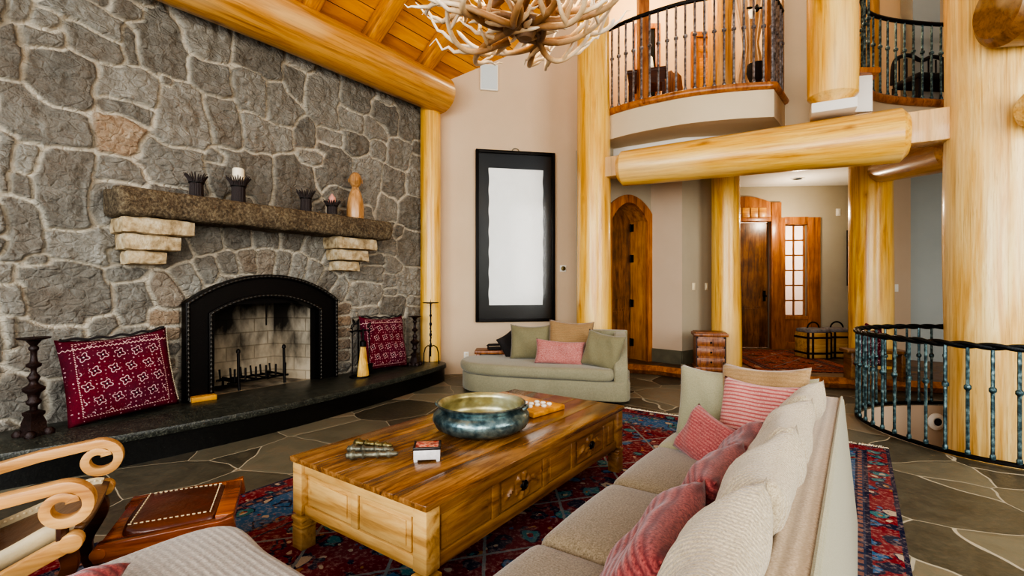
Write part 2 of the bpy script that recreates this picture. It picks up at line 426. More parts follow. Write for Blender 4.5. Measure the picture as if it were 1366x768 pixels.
# antler
m = Mat('antler', .5, .4); n = m.noise(5, None, 5, .6); f = m.noise(26, m.co((1, 1, 1)), 3)
tipa = E(m.T, m.N('ShaderNodeAttribute', attribute_name='tip').outputs['Fac'])
c = m.ramp(tipa + (n - .5) * .9, [(.0, '#694c32'), (.3, '#a07549'), (.62, '#d0b288'), (1.0, '#f3e6d0')])
m.color(c); m.bump(f + n, .35, .01); M['antler'] = m.m
# bronze bowl
m = Mat('patina_bronze', .3, .5, .75); n = m.noise(7, None, 5, .6); f = m.noise(30, None, 3); x, y, z = m.xyz()
m.color(m.ramp(n * .8 + f * .2, [(.3, '#1d2422'), (.47, '#465a5e'), (.6, '#7d8f8c'), (.75, '#a58f55')])); m.bump(f, .3, .01); M['bronze'] = m.m
m = Mat('bowl_inside', .35, .5, .6); n = m.noise(5, None, 4)
m.color(m.ramp(n, [(.3, '#6a5a2c'), (.5, '#a3996c'), (.7, '#c9cbb0')])); M['bronze_in'] = m.m
# kilim cushion
def m_kilim(name, base, dark):
    m = Mat(name, .95, .1); x, y, z = m.xyz(); W = .128
    wob = m.noise(9, None, 2) * .05
    v = y / W + wob; row = v.floor(); off = (row * .5).fract()
    u = x / W + off + wob
    cx, cy = u.fract() - .5, v.fract() - .5
    d = (cx * cx + cy * cy).m('SQRT'); an = cy.m('ARCTAN2', cx)
    rr = d + (an * 4.0).sin() * .07
    fl = (rr - .25).abs().lt(.03); core = rr.lt(.1); core2 = d.lt(.045)
    dx, dy = (x / .036).fract() - .5, (y / .036).fract() - .5
    dots = (dx * dx + dy * dy).lt(.03) * rr.gt(.36) * m.noise(40, None, 1).gt(.5)
    ed = x.abs().mx(y.abs())
    band = ed.gt(.31) * ed.lt(.318)
    zig = (y.abs() - .0).gt(.255) * (((x / .03).fract() - .5).abs() * .03 + y - .275).abs().lt(.004)
    n = m.noise(70, None, 2); big = m.noise(3, None, 2)
    c = m.mix(n * 1.2 - .1, base, dark); c = m.mix((big - .4).mx(0.0) * 2.0, c, '#4b1f33')
    inner = ed.lt(.3)
    c = m.mix((fl * inner * m.noise(35, None, 2).gt(.36)), c, '#b9989a'); c = m.mix(core * inner, c, '#2a1222'); c = m.mix(core2 * inner, c, '#d8c6bb')
    c = m.mix(dots * .8, c, '#c59aa0'); dash = (((x + y) / .02).fract()).lt(.5); c = m.mix((band * dash + zig).mn(1.0) * .7, c, '#dcb9b3')
    m.color(c); m.bump(n, .3, .006); return m.m
M['kilim'] = m_kilim('kilim_maroon', '#6f1f2b', '#48111d')
# persian rug (object centred, local x across, y along)
def m_rug(name, hx, hy, bw, field, blue, teal, cream, red, navy, cell=.15):
    m = Mat(name, .97, .05); x, y, z = m.xyz()
    e = (x.abs() * -1.0 + hx).mn(y.abs() * -1.0 + hy)          # distance from the edge
    warp = m.N('ShaderNodeVectorMath', operation='SCALE', i_0=m.noisec(7, None, 2), i_Scale=.12).outputs[0]
    vv = m.N('ShaderNodeVectorMath', operation='ADD', i_0=m.tc.outputs['Object'], i_1=warp).outputs[0]
    v1 = m.vor(1 / cell, vv); d1 = E(m.T, v1.outputs['Distance']); r1 = E(m.T, m.N('ShaderNodeSeparateColor', i_Color=v1.outputs['Color']).outputs[0])
    v2 = m.vor(2.3 / cell, vv); d2 = E(m.T, v2.outputs['Distance']); r2 = E(m.T, m.N('ShaderNodeSeparateColor', i_Color=v2.outputs['Color']).outputs[1])
    an = (m.noise(16, vv, 2) - .5) * .35
    mot = m.ramp(r1, [(0, teal), (.22, navy), (.42, cream), (.58, blue), (.75, red), (.88, teal)], 'CONSTANT')
    mot2 = m.ramp(r2, [(0, navy), (.3, red), (.5, cream), (.65, blue), (.85, '#b0793f')], 'CONSTANT')
    sm = (d2 + an).lt(.27) * r2.gt(.25)
    bg = (d1 + an).lt(.36); ring = (d1 + an - .38).abs().lt(.04); core = (d1 + an).lt(.15)
    def ground(c):
        c = m.mix(sm, c, mot2); c = m.mix(bg, c, mot); c = m.mix(ring, c, navy); return m.mix(core, c, mot2)
    # field with big lattice
    lx, ly = ((x / .62).fract() - .5).abs(), ((y / .8).fract() - .5).abs()
    lat = (lx + ly - .5 + an * .1).abs().lt(.018)
    med = (lx + ly + an * .3).lt(.2); 
    cf = m.mix(med, field, navy); cf = ground(cf); cf = m.mix(lat, cf, '#8a8f8d')
    cb = ground(hexc(blue))
    cr = ground(hexc(red))
    c = m.mix(e.lt(bw), cf, cb)
    g1 = (e - bw).abs().lt(.055); c = m.mix(g1, c, m.mix(((x * 17.0).fract() - .5).abs().mx(((y * 17.0).fract() - .5).abs()).lt(.3), navy, '#8a6f62'))
    g1r = (e - bw).abs().lt(.035); c = m.mix(g1r, c, m.mix(((x * 9.0).fract() - .5).abs().mx(((y * 9.0).fract() - .5).abs()).lt(.26), red, '#2f3d52'))
    c = m.mix(e.lt(.24), c, navy); c = m.mix((e - .205).abs().lt(.02), c, m.mix(((x * 15.0).fract() - .5).abs().mx(((y * 15.0).fract() - .5).abs()).lt(.3), '#33405a', '#9a6a5c'))
    c = m.mix(e.lt(.16), c, cr); c = m.mix(e.lt(.025), c, navy)
    pile = m.noise(170, None, 2); wear = m.noise(2, None, 3)
    c = m.mix(pile * .55, c, '#120a0c'); c = m.mix((m.noise(45, None, 3) - .5).mx(0.0) * 2.2, c, '#b59a8c'); c = m.mix((wear - .45).mx(0.0) * .8, c, '#8d7a70')
    m.color(c); m.bump(pile, .5, .008); return m.m

# ------------------------------------------------------------------ generic builders
def log(name, label, cat, p0, p1, r0, r1, mat, group=None, cham=.03, seg=40, wob=.02, parent=None):
    p0, p1 = Vector(p0), Vector(p1); L = (p1 - p0).length
    n = max(8, int(L / .12)); mb = MB(); vs = []; ph = random.uniform(0, 9)
    for i in range(n + 1):
        t = i / n; z = L * t; r = r0 + (r1 - r0) * t
        for k in range(seg):
            a = 2 * PI * k / seg
            w = 1 + wob * (math.sin(2 * a + ph + z * .9) * .6 + math.sin(3 * a + 2 * ph - z * 1.7) * .4 + .5 * math.sin(z * 2.3 + ph))
            vs.append((r * w * math.cos(a), r * w * math.sin(a), z))
    fs = [(i * seg + k, i * seg + (k + 1) % seg, (i + 1) * seg + (k + 1) % seg, (i + 1) * seg + k) for i in range(n) for k in range(seg)]
    if cham:
        vs2 = []
        for zz, i, sc in ((-cham, 0, 1 - cham * 1.1 / r0), (L + cham, n, 1 - cham * 1.1 / r1)):
            vs2 += [(vs[i * seg + k][0] * sc, vs[i * seg + k][1] * sc, zz) for k in range(seg)]
        b = len(vs); vs += vs2
        fs += [(k, b + k, b + (k + 1) % seg, (k + 1) % seg) for k in range(seg)]
        fs += [(n * seg + k, n * seg + (k + 1) % seg, b + seg + (k + 1) % seg, b + seg + k) for k in range(seg)]
        fs += [tuple(b + k for k in range(seg)), tuple(b + seg + k for k in range(seg))]
    else: fs += [tuple(range(seg)), tuple(n * seg + k for k in range(seg))]
    mb.add(vs, fs)
    o = mb.build(name, mat, parent)
    q = Vector((0, 0, 1)).rotation_difference((p1 - p0).normalized())
    o.location = p0; o.rotation_euler = q.to_euler()
    if label: tag(o, label, cat, group)
    return o
def pillow(name, label, w, h, t, mat, loc, n, up, cat='pillow', group=None, pinch=.07, seg=22, seed=0, parent=None, piping=None):
    rnd = random.Random(seed); ph = [rnd.uniform(0, 6) for _ in range(6)]
    mb = MB(); N_ = seg
    def pt(u, v, s):
        x = w / 2 * u * (1 - pinch * (1 - v * v) * u * u); y = h / 2 * v * (1 - pinch * (1 - u * u) * v * v)
        th = max(0, (1 - u ** 4) * (1 - v ** 4)) ** .55
        wr = .05 * t * (math.sin(4 * u + 3 * v + ph[0]) + math.sin(5 * v - 2 * u + ph[1])) * th + .03 * t * math.sin(9 * u + ph[2] + 4 * v) * th
        dy = -.04 * h * (1 - u * u) * (v > 0) * (v * v)          # sagging top edge
        return (x, y + dy, s * t / 2 * th + wr)
    for s in (1, -1):
        vs = [pt(-1 + 2 * i / N_, -1 + 2 * j / N_, s) for j in range(N_ + 1) for i in range(N_ + 1)]
        fs = [(j * (N_ + 1) + i, j * (N_ + 1) + i + 1, (j + 1) * (N_ + 1) + i + 1, (j + 1) * (N_ + 1) + i) for j in range(N_) for i in range(N_)]
        if s < 0: fs = [f[::-1] for f in fs]
        mb.add(vs, fs)
    o = mb.build(name, mat, parent, ang=80)
    bm = bmesh.new(); bm.from_mesh(o.data); bmesh.ops.remove_doubles(bm, verts=bm.verts, dist=1e-4)
    bmesh.ops.recalc_face_normals(bm, faces=bm.faces); bm.to_mesh(o.data); bm.free()
    for p in o.data.polygons: p.use_smooth = True
    orient(o, loc, n, up)
    if piping:
        q = MB(); ring = [pt(u, -1, 1) for u in np.linspace(-1, 1, 14)] + [pt(1, v, 1) for v in np.linspace(-1, 1, 14)[1:]] + [pt(u, 1, 1) for u in np.linspace(1, -1, 14)[1:]] + [pt(-1, v, 1) for v in np.linspace(1, -1, 14)[1:-1]]
        q.tube(ring, .006, 6, True); q.build('piping', piping, o)
    if label: tag(o, label, cat, group)
    return o
def softbox(mb, c, d, bulge=.02, seg=10, r=.06, M=None):
    """upholstered block: rounded box whose faces swell a little"""
    hx, hy, hz = d[0] / 2, d[1] / 2, d[2] / 2; r = min(r, hx, hy, hz)
    bm = bmesh.new(); bmesh.ops.create_cube(bm, size=2)
    bmesh.ops.subdivide_edges(bm, edges=bm.edges, cuts=seg, use_grid_fill=True)
    vs = []
    for v in bm.verts:
        p = Vector(v.co); q = Vector((p.x * hx, p.y * hy, p.z * hz))
        # push samples to the rims so the roundness is resolved
        def rm(a, hh): 
            s = 1 if a >= 0 else -1; a = abs(a); k = (hh - r) / hh
            return s * hh * (a / .7 * k if a < .7 else k + (a - .7) / .3 * (1 - k))
        q = Vector((rm(p.x, hx), rm(p.y, hy), rm(p.z, hz)))
        inn = Vector((max(-hx + r, min(hx - r, q.x)), max(-hy + r, min(hy - r, q.y)), max(-hz + r, min(hz - r, q.z))))
        dd = q - inn
        if dd.length > 1e-9: q = inn + dd.normalized() * r
        fx, fy, fz = 1 - (q.x / hx) ** 2, 1 - (q.y / hy) ** 2, 1 - (q.z / hz) ** 2
        q = q + Vector((math.copysign(1, q.x) * bulge * max(0, fy * fz) * abs(p.x) ** 3, math.copysign(1, q.y) * bulge * max(0, fx * fz) * abs(p.y) ** 3, math.copysign(1, q.z) * bulge * max(0, fx * fy) * abs(p.z) ** 3))
        vs.append(q + Vector(c)); 
    bm.verts.index_update(); fs = [tuple(v.index for v in f.verts) for f in bm.faces]; bm.free()
    mb.add(vs, fs, M); return mb
def wall_seg(name, a, b, z0, z1, mat, th=.12, away=True):
    """straight wall between two camera-plan points, thickness behind it"""
    A, B = Vector(C(*a)), Vector(C(*b)); d = (B - A).normalized(); n = Vector((-d.y, d.x))
    if n.dot((A + B) / 2) < 0: n = -n          # away from the camera
    mb = MB(); mb.prism([tuple(A), tuple(B), tuple(B + n * th), tuple(A + n * th)], z0, z1)
    return struct(mb.build(name, mat, ang=30))
def wall_at(px, Yz, a, b):
    """camera-plan point where image column px meets plan line a-b"""
    k = (px - CX) / F; ax, ay = a; bx, by = b
    t = (k * ay - ax) / ((bx - ax) - k * (by - ay)); return Vector((ax + (bx - ax) * t, ay + (by - ay) * t))
def frame_on(a, b, px, z=0, off=0.0):
    """location + yaw of something fixed on wall a-b at column px; local X along wall (a->b), local -Y toward the room"""
    p = wall_at(px, 0, a, b); P = Vector(C(*p)); A, B = Vector(C(*a)), Vector(C(*b)); d = (B - A).normalized()
    n = Vector((-d.y, d.x)); 
    if n.dot(P) < 0: n = -n; 
    P = P - n * off
    return Vector((P.x, P.y, z)), math.atan2(d.y, d.x), p
def zat(py, Y): return H - (py - HZ) / F * Y

# ================================================================== CAMERA + LIGHT
cam_d = bpy.data.cameras.new('camera'); cam = bpy.data.objects.new('camera', cam_d); COL.objects.link(cam)
cam_d.sensor_width = 36; cam_d.lens = F / 1366 * 36; cam_d.shift_y = -2 / 1366; cam_d.clip_start = .02
cam.location = (0, 0, H); cam.rotation_euler = (PI / 2, 0, AN); SC.camera = cam
SC.view_settings.view_transform = 'AgX'
SC.view_settings.look = 'AgX - High Contrast'
SC.view_settings.exposure = 0.2
w = bpy.data.worlds.new('World'); SC.world = w; w.use_nodes = True
nt = w.node_tree; bg = nt.nodes['Background']
tcw = nt.nodes.new('ShaderNodeTexCoord'); sp = nt.nodes.new('ShaderNodeSeparateXYZ'); nt.links.new(tcw.outputs['Generated'], sp.inputs[0])
nz = nt.nodes.new('ShaderNodeTexNoise'); nz.inputs['Scale'].default_value = 9; nt.links.new(tcw.outputs['Generated'], nz.inputs['Vector'])
ad = nt.nodes.new('ShaderNodeMath'); ad.operation = 'MULTIPLY_ADD'; nt.links.new(nz.outputs[0], ad.inputs[0]); ad.inputs[1].default_value = .25; nt.links.new(sp.outputs[2], ad.inputs[2])
rp = nt.nodes.new('ShaderNodeValToRGB'); nt.links.new(ad.outputs[0], rp.inputs[0]); el = rp.color_ramp.elements
el[0].position = .0; el[0].color = hexc('#5c5a4c'); el[1].position = .30; el[1].color = hexc('#dfeaf5')
for p_, c_ in ((.11, '#4f6a2c'), (.2, '#76873f'), (.24, '#88a6c4'), (.6, '#eef2f6')):
    q = el.new(p_); q.color = hexc(c_)
nt.links.new(rp.outputs[0], bg.inputs[0]); bg.inputs[1].default_value = .5
def area(name, loc, target, size, energy, col=(1, 1, 1), sy=None, spread=180):
    d = bpy.data.lights.new(name, 'AREA'); d.energy = energy; d.color = col; d.size = size; d.spread = math.radians(spread)
    if sy: d.shape = 'RECTANGLE'; d.size_y = sy
    o = bpy.data.objects.new(name, d); COL.objects.link(o); o.location = loc
    o.rotation_euler = (Vector(target) - Vector(loc)).to_track_quat('-Z', 'Y').to_euler(); return o
def point(name, loc, energy, col=(1, .8, .5), r=.08):
    d = bpy.data.lights.new(name, 'POINT'); d.energy = energy; d.color = col; d.shadow_soft_size = r
    o = bpy.data.objects.new(name, d); COL.objects.link(o); o.location = loc; return o
area('window_light_behind', C3(-.8, -3.6, 2.6), C3(0, 6, 1.4), 5.0, 430, (1, .98, .95), 3.6)
area('window_light_left', C3(-4.6, -1.6, 2.6), C3(2.0, 5.5, 1.0), 2.6, 250, (.88, .95, 1), 3.2)
area('window_light_right', C3(5.4, -.6, 2.8), C3(0, 7, 1.8), 3.2, 260, (1, .97, .92), 3.4)

# ================================================================== SHELL
# floor of the living room with the round stairwell cut through it
WELL = spline([(*p, 0) for p in [(3.92, 5.47), (3.70, 4.95), (3.70, 4.45), (3.86, 4.02), (4.25, 3.70), (4.8, 3.55), (5.5, 3.66), (6.0, 4.15), (6.15, 4.9), (5.95, 5.5), (5.35, 5.87), (4.5, 5.85)]], 8, True)
WELL = [Vector((*C(p.x, p.y), 0)) for p in WELL]
def poly_with_hole(outer, hole, z):
    bm = bmesh.new(); es = []
    for loop in (outer, hole):
        vs = [bm.verts.new((p[0], p[1], z)) for p in loop]
        es += [bm.edges.new((vs[i], vs[(i + 1) % len(vs)])) for i in range(len(vs))]
    bmesh.ops.triangle_fill(bm, edges=es, use_beauty=True)
    bmesh.ops.recalc_face_normals(bm, faces=bm.faces)
    if bm.faces[:][0].normal.z < 0: bmesh.ops.reverse_faces(bm, faces=bm.faces)
    return bm
bm = poly_with_hole([(-6.2, -4), (6.5, -4), (9.0, 3), (9.0, 12), (-6.2, 12)], WELL, 0)
me = bpy.data.meshes.new('floor'); bm.to_mesh(me); bm.free(); me.materials.append(M['slate'])
fl = bpy.data.objects.new('floor', me); COL.objects.link(fl); struct(fl)
# stairwell wall below the floor, lower landing
mb = MB(); n = len(WELL); cw = sum(WELL, Vector()) / n
vs = [(p.x, p.y, 0.0) for p in WELL] + [(p.x, p.y, -2.6) for p in WELL]
mb.add(vs, [(i, (i + 1) % n, (i + 1) % n + n, i + n) for i in range(n)])
struct(mb.build('wall_stairwell', M['plaster_pink'], ang=60))
mb = MB(); mb.prism([tuple((p - cw).xy * 1.02 + cw.xy) for p in WELL], -2.72, -2.6); struct(mb.build('floor_lower_landing', M['darkwood']))
# raised entry level with a timber nosing
STEP = [(1.0, 8.55), (1.5, 8.3), (2.4, 7.92), (3.0, 7.32), (3.7, 7.12), (4.9, 6.85), (6.3, 6.45), (8.5, 6.2)]
ent = [C(*p) for p in STEP] + [C(9.0, 11.2), C(1.0, 11.2)]
mb = MB(); mb.prism(ent, 0.002, .15); struct(mb.build('floor_entry', M['slate_entry'], ang=30))
mb = MB()
mb.tube([C3(x, y - .02, .08) for x, y in STEP], .075, 4); o = mb.build('trim_1', M['fir'], ang=30); struct(o)

# --- the field stone fireplace wall: relief built stone by stone
XW = -5.7; Y0, Y1, Z1 = -.6, 5.52, 5.0
BX = []
for s_, ox, oy, L in (
  (2, 0, 0, [(0,0,80,60),(100,0,315,70),(285,0,400,50),(355,25,520,220),(320,70,365,175),(180,80,310,165),(55,75,170,130),(0,70,75,235),(80,135,260,300),(230,168,410,275),(410,205,455,240),(270,275,405,330),(0,245,250,405),(255,300,385,425),(415,220,560,400),(470,40,625,155),(505,155,620,262),(545,270,632,398),(630,185,712,308),(630,95,755,220),(705,220,808,335),(750,170,815,275),(640,318,778,415),(780,310,835,402),(820,180,898,342),(760,140,840,190),(905,215,1000,288),(840,340,905,382),(900,290,965,350),(905,350,980,410),(965,315,1032,380),(985,275,1060,360),(985,375,1030,435),(1035,370,1095,455),(1055,275,1132,380),(1100,375,1130,415),(1085,415,1132,520),(1022,450,1085,535),(1070,525,1132,610),(1010,520,1066,590),(0,350,45,520),(35,388,102,460),(40,468,100,530),(105,400,258,595),(265,435,390,500),(365,385,550,500),(545,400,605,440),(560,395,725,520),(735,410,830,545),(790,395,870,440),(835,395,925,500),(935,415,1020,550),(0,530,120,690),(125,600,310,712),(275,700,385,750),(395,690,510,740),(500,610,600,690)]),
  (2.65, 0, 290, [(0,165,75,240),(100,125,190,185),(100,140,388,365),(0,240,105,360),(0,375,50,480),(40,375,315,560),(370,160,515,225),(395,215,520,385),(310,330,420,440),(335,375,520,450),(0,560,150,700),(150,560,310,730),(0,690,75,750),(390,100,460,155),(540,155,655,215)]),
  (3.34, 440, 270, [(215,0,310,105),(315,0,415,125),(210,135,305,225),(285,110,340,165),(310,135,415,275),(245,235,330,325),(155,235,250,280),(100,285,235,375),(220,315,285,390),(280,280,415,420),(105,340,230,465),(345,410,415,460),(235,380,290,430),(220,415,330,515),(335,460,415,690),(100,475,215,520),(100,520,215,690),(215,520,330,700)])):
    BX += [(ox + x0 / s_, oy + y0 / s_, ox + x1 / s_, oy + y1 / s_) for x0, y0, x1, y1 in L]
ST = []   # centre y, centre z, half y, half z, turn
for x0, y0, x1, y1 in BX:
    l, r = PW(x0, (y0 + y1) / 2, XW), PW(x1, (y0 + y1) / 2, XW); c_ = PW((x0 + x1) / 2, (y0 + y1) / 2, XW); dep = -c_.x * S_ + c_.y * C_
    ST.append(((l.y + r.y) / 2, c_.z, (r.y - l.y) / 2, (y1 - y0) / 2 * dep / F, 0))
YC, RA, ZC = 2.945, 1.44, .15
ring = [(YC + (RA + .16) * math.sin(t), ZC + (RA + .16) * math.cos(t), .098, .15, t) for t in [math.radians(-38.5 + 7.7 * k) for k in range(11)]]
fan = [(YC + (RA + .53) * math.sin(t), ZC + (RA + .53) * math.cos(t), .15, .2, t) for t in [math.radians(-30 + 10 * k) for k in range(7)]]
jamb = [(YC + s * 1.02, .35 + .155 * i, .13, .075, 0) for s in (-1, 1) for i in range(6)]
sp = ring + fan + jamb
ST = [p for p in ST if all(((p[0] - q[0]) / (p[2] * .5 + q[2])) ** 2 + ((p[1] - q[1]) / (p[3] * .5 + q[3])) ** 2 > 1 for q in sp)]
uq = []
for p in ST:
    if all(max(abs(p[0] - q[0]) / q[2], abs(p[1] - q[1]) / q[3]) > .62 for q in uq): uq.append(p)
ST = uq; NK = len(ST); allp = ST + sp
rs = random.Random(3)
def dmin(y, z): return min(max(abs(y - p[0]) / p[2], abs(z - p[1]) / p[3]) for p in allp)
for _ in range(5000):
    y, z = rs.uniform(Y0, Y1), rs.uniform(0, Z1)
    hy, hz = rs.uniform(.12, .24), rs.uniform(.1, .17)
    if all(max(abs(y - p[0]) / (p[2] * .95 + hy * .8), abs(z - p[1]) / (p[3] * .95 + hz * .8)) > 1 for p in allp): allp.append((y, z, hy, hz, 0))
for _ in range(3000):
    y, z = rs.uniform(Y0, Y1), rs.uniform(0, Z1)
    if dmin(y, z) > 1.32: allp.append((y, z, .10, .09, 0))
A_ = np.array(allp, dtype=np.float32); NS = len(A_); keep = ST
DX = .0125
ny, nz_ = int((Y1 - Y0) / DX) + 1, int(Z1 / DX) + 1
yy, zz = np.meshgrid(np.linspace(Y0, Y1, ny), np.linspace(0, Z1, nz_)); yy = yy.ravel().astype(np.float32); zz = zz.ravel().astype(np.float32)
rng = np.random.default_rng(5)
def vnoise(x, y, sc, seed):
    r = np.random.default_rng(seed); G = r.random((256, 256), dtype=np.float32)
    u, v = x * sc + 100, y * sc + 100; i, j = np.floor(u).astype(int), np.floor(v).astype(int); a, b = u - i, v - j
    a = a * a * (3 - 2 * a); b = b * b * (3 - 2 * b); i &= 255; j &= 255; i1, j1 = (i + 1) & 255, (j + 1) & 255
    return (G[i, j] * (1 - a) + G[i1, j] * a) * (1 - b) + (G[i, j1] * (1 - a) + G[i1, j1] * a) * b
wy = yy + (vnoise(yy, zz, 2.6, 1) - .5) * .13 + (vnoise(yy, zz, 11, 2) - .5) * .02
wz = zz + (vnoise(yy, zz, 2.6, 3) - .5) * .13 + (vnoise(yy, zz, 11, 4) - .5) * .02
near_fb = np.clip(1.6 - np.hypot(yy - YC, zz - .7) / 1.3, 0, 1); wy = wy * (1 - near_fb) + yy * near_fb; wz = wz * (1 - near_fb) + zz * near_fb
edge = np.empty_like(yy); idx = np.empty(len(yy), dtype=int)
for s in range(0, len(yy), 20000):
    e_ = slice(s, s + 20000)
    dy, dz_ = wy[e_, None] - A_[None, :, 0], wz[e_, None] - A_[None, :, 1]
    cr_, sr_ = np.cos(A_[None, :, 4]), np.sin(A_[None, :, 4])
    uy, uz = np.abs(dy * cr_ - dz_ * sr_) / A_[None, :, 2], np.abs(dy * sr_ + dz_ * cr_) / A_[None, :, 3]
    D = (uy ** 4.5 + uz ** 4.5 + 1e-9) ** (1 / 4.5)
    i = D.argmin(1); idx[e_] = i; rI = np.arange(len(i)); d1_ = D[rI, i]; D[rI, i] = 99; j = D.argmin(1); d2_ = D[rI, j]
    gi = np.where(uy[rI, i] > uz[rI, i], 1 / A_[i, 2], 1 / A_[i, 3]); gj = np.where(uy[rI, j] > uz[rI, j], 1 / A_[j, 2], 1 / A_[j, 3])
    edge[e_] = (d2_ - d1_) / (gi + gj)
tone = rng.random(NS).astype(np.float32); tanv = np.zeros(NS, dtype=np.float32)
tp = PW(160, 180, XW); tanv[int(((A_[:, 0] - tp.y) ** 2 + (A_[:, 1] - tp.z) ** 2).argmin())] = .85
for i in range(len(keep) + len(ring) + len(fan), len(keep) + len(ring) + len(fan) + len(jamb)): tanv[i] = rng.choice([0, .35, .7])
for i in range(len(keep), len(keep) + len(ring)): tanv[i] = rng.choice([0, 0, 0, .3])
hm = .0108; t_ = np.clip((edge - hm * .7) / .016, 0, 1); t_ = t_ * t_ * (3 - 2 * t_)
tilt = (rng.random((NS, 2)) - .5) * .12; base = rng.random(NS) * .03
rel = base[idx] + tilt[idx, 0] * (wy - A_[idx, 0]) + tilt[idx, 1] * (wz - A_[idx, 1])
facet = np.abs(vnoise(wy + idx * 3.1, wz + idx * 1.7, 4, 6) - .5) * .06 + np.abs(vnoise((wy + wz) * .7 + idx * 1.1, (wz - wy) * .7 - idx * 1.7, 11, 16) - .5) * .028
rough_ = facet + (vnoise(yy, zz, 22, 7) - .5) * .018 + (vnoise(yy, zz, 50, 8) - .5) * .006
hgt = t_ * (.026 + rel + rough_) + .018 * (1 - t_) + (vnoise(yy, zz, 30, 9) - .5) * .006
inside = ((np.abs(yy - YC) < .84) & (zz < ZC + np.sqrt(np.maximum(0, (RA - .06) ** 2 - (yy - YC) ** 2)))).reshape(nz_, ny)
I = np.arange(nz_ * ny).reshape(nz_, ny)
quad = np.stack([I[:-1, :-1], I[:-1, 1:], I[1:, 1:], I[1:, :-1]], -1).reshape(-1, 4)
okq = ~(inside[:-1, :-1] | inside[:-1, 1:] | inside[1:, 1:] | inside[1:, :-1]).reshape(-1)
quad = quad[okq]
co = np.stack([XW - .03 + hgt, yy, zz], -1)
me = bpy.data.meshes.new('wall_fireplace'); me.vertices.add(len(co)); me.vertices.foreach_set('co', co.astype(np.float32).ravel())
me.loops.add(len(quad) * 4); me.loops.foreach_set('vertex_index', quad.ravel().astype(np.int32))
me.polygons.add(len(quad)); me.polygons.foreach_set('loop_start', np.arange(0, len(quad) * 4, 4, dtype=np.int32))
me.update(calc_edges=True); me.validate()
for nm, arr in (('mortar', 1 - np.clip((edge - hm * .75) / .012, 0, 1)), ('tone', tone[idx]), ('tan', tanv[idx])):
    a = me.attributes.new(nm, 'FLOAT', 'POINT'); a.data.foreach_set('value', arr.astype(np.float32))
me.shade_smooth(); me.materials.append(M['stone'])
o = bpy.data.objects.new('wall_fireplace', me); COL.objects.link(o); struct(o)
# masonry core behind the relief (keeps light out), with the firebox niche left open
mb = MB()
mb.box((XW - .5, (Y0 + YC - .95) / 2, Z1 / 2), (.16, YC - .95 - Y0, Z1)); mb.box((XW - .5, (YC + .95 + Y1) / 2, Z1 / 2), (.16, Y1 - YC - .95, Z1)); mb.box((XW - .5, YC, (1.75 + Z1) / 2), (.16, 1.9, Z1 - 1.75))
mb.box((XW - .25, Y1 + .0, Z1 / 2), (.5, .06, Z1)); mb.box((XW - .5, YC, 0.1), (.16, 1.9, .2))
struct(mb.build('wall_chimney_core', M['stone']))

# --- plaster walls
ART = ((-1.42, 7.90), (1.35, 8.45))
wall_seg('wall_art', *ART, 0, 8.6, M['plaster'])
DOORW = ((1.32, 7.72), (2.42, 8.43))
SWA = ((2.42, 8.43), (2.82, 8.02)); SWB = ((2.82, 8.02), (3.55, 8.55)); ENL = ((3.55, 8.55), (4.1, 10.25))
wall_seg('wall_switch_left', *SWA, 0, 3.72, M['plaster_pink']); wall_seg('wall_switch_right', *SWB, 0, 3.72, M['plaster_grey']); wall_seg('wall_entry_left', *ENL, 0, 3.6, M['plaster_grey'])
ENB = ((4.1, 10.25), (7.0, 10.05)); ENR = ((7.0, 10.05), (5.95, 8.15))
wall_seg('wall_entry_right', *ENR, 0, 3.6, M['plaster_grey'], .1)
wall_seg('wall_stair_left', (6.3, 8.35), (7.05, 8.55), 0, 3.6, M['plaster_pink'])
wall_seg('wall_stair_right', (7.05, 8.55), (8.3, 7.7), -.0, 3.6, M['plaster_blue'])
wall_seg('wall_right', (8.3, 7.7), (7.95, 1.6), 0, 8.4, M['plaster_pink'])
# walls pierced by openings, built from solid strips
def wall_with_opening(name, a, b, z1, mat, holes, th=.14, arch=None):
    A, B = Vector(C(*a)), Vector(C(*b)); L = (B - A).length; d = (B - A).normalized(); yaw = math.atan2(d.y, d.x)
    mb = MB(); xs = 0
    for (x0, x1, zb, zt) in holes:
        mb.box(((xs + x0) / 2, th / 2, z1 / 2), (x0 - xs, th, z1))
        if zb > 0: mb.box(((x0 + x1) / 2, th / 2, zb / 2), (x1 - x0, th, zb))
        if arch:
            n = 14; pts = [(x0 + (x1 - x0) * k / n, zt - arch + arch * math.sin(PI * k / n) ** .8) for k in range(n + 1)]
            for k in range(n):
                (p, q), (r, s) = pts[k], pts[k + 1]
                vs = [(p, 0, q), (r, 0, s), (r, 0, z1), (p, 0, z1), (p, th, q), (r, th, s), (r, th, z1), (p, th, z1)]
                mb.add(vs, [(0, 1, 2, 3), (7, 6, 5, 4), (0, 4, 5, 1), (3, 2, 6, 7)])
        else: mb.box(((x0 + x1) / 2, th / 2, (zt + z1) / 2), (x1 - x0, th, z1 - zt))
        xs = x1
    mb.box(((xs + L) / 2, th / 2, z1 / 2), (L - xs, th, z1))
    return struct(mb.build(name, mat, None, (A.x, A.y, 0), (0, 0, yaw), ang=30)), Vector((A.x, A.y, 0)), yaw, L
def along(a, b, px):
    p = wall_at(px, 0, a, b); return (p - Vector(a)).length, p
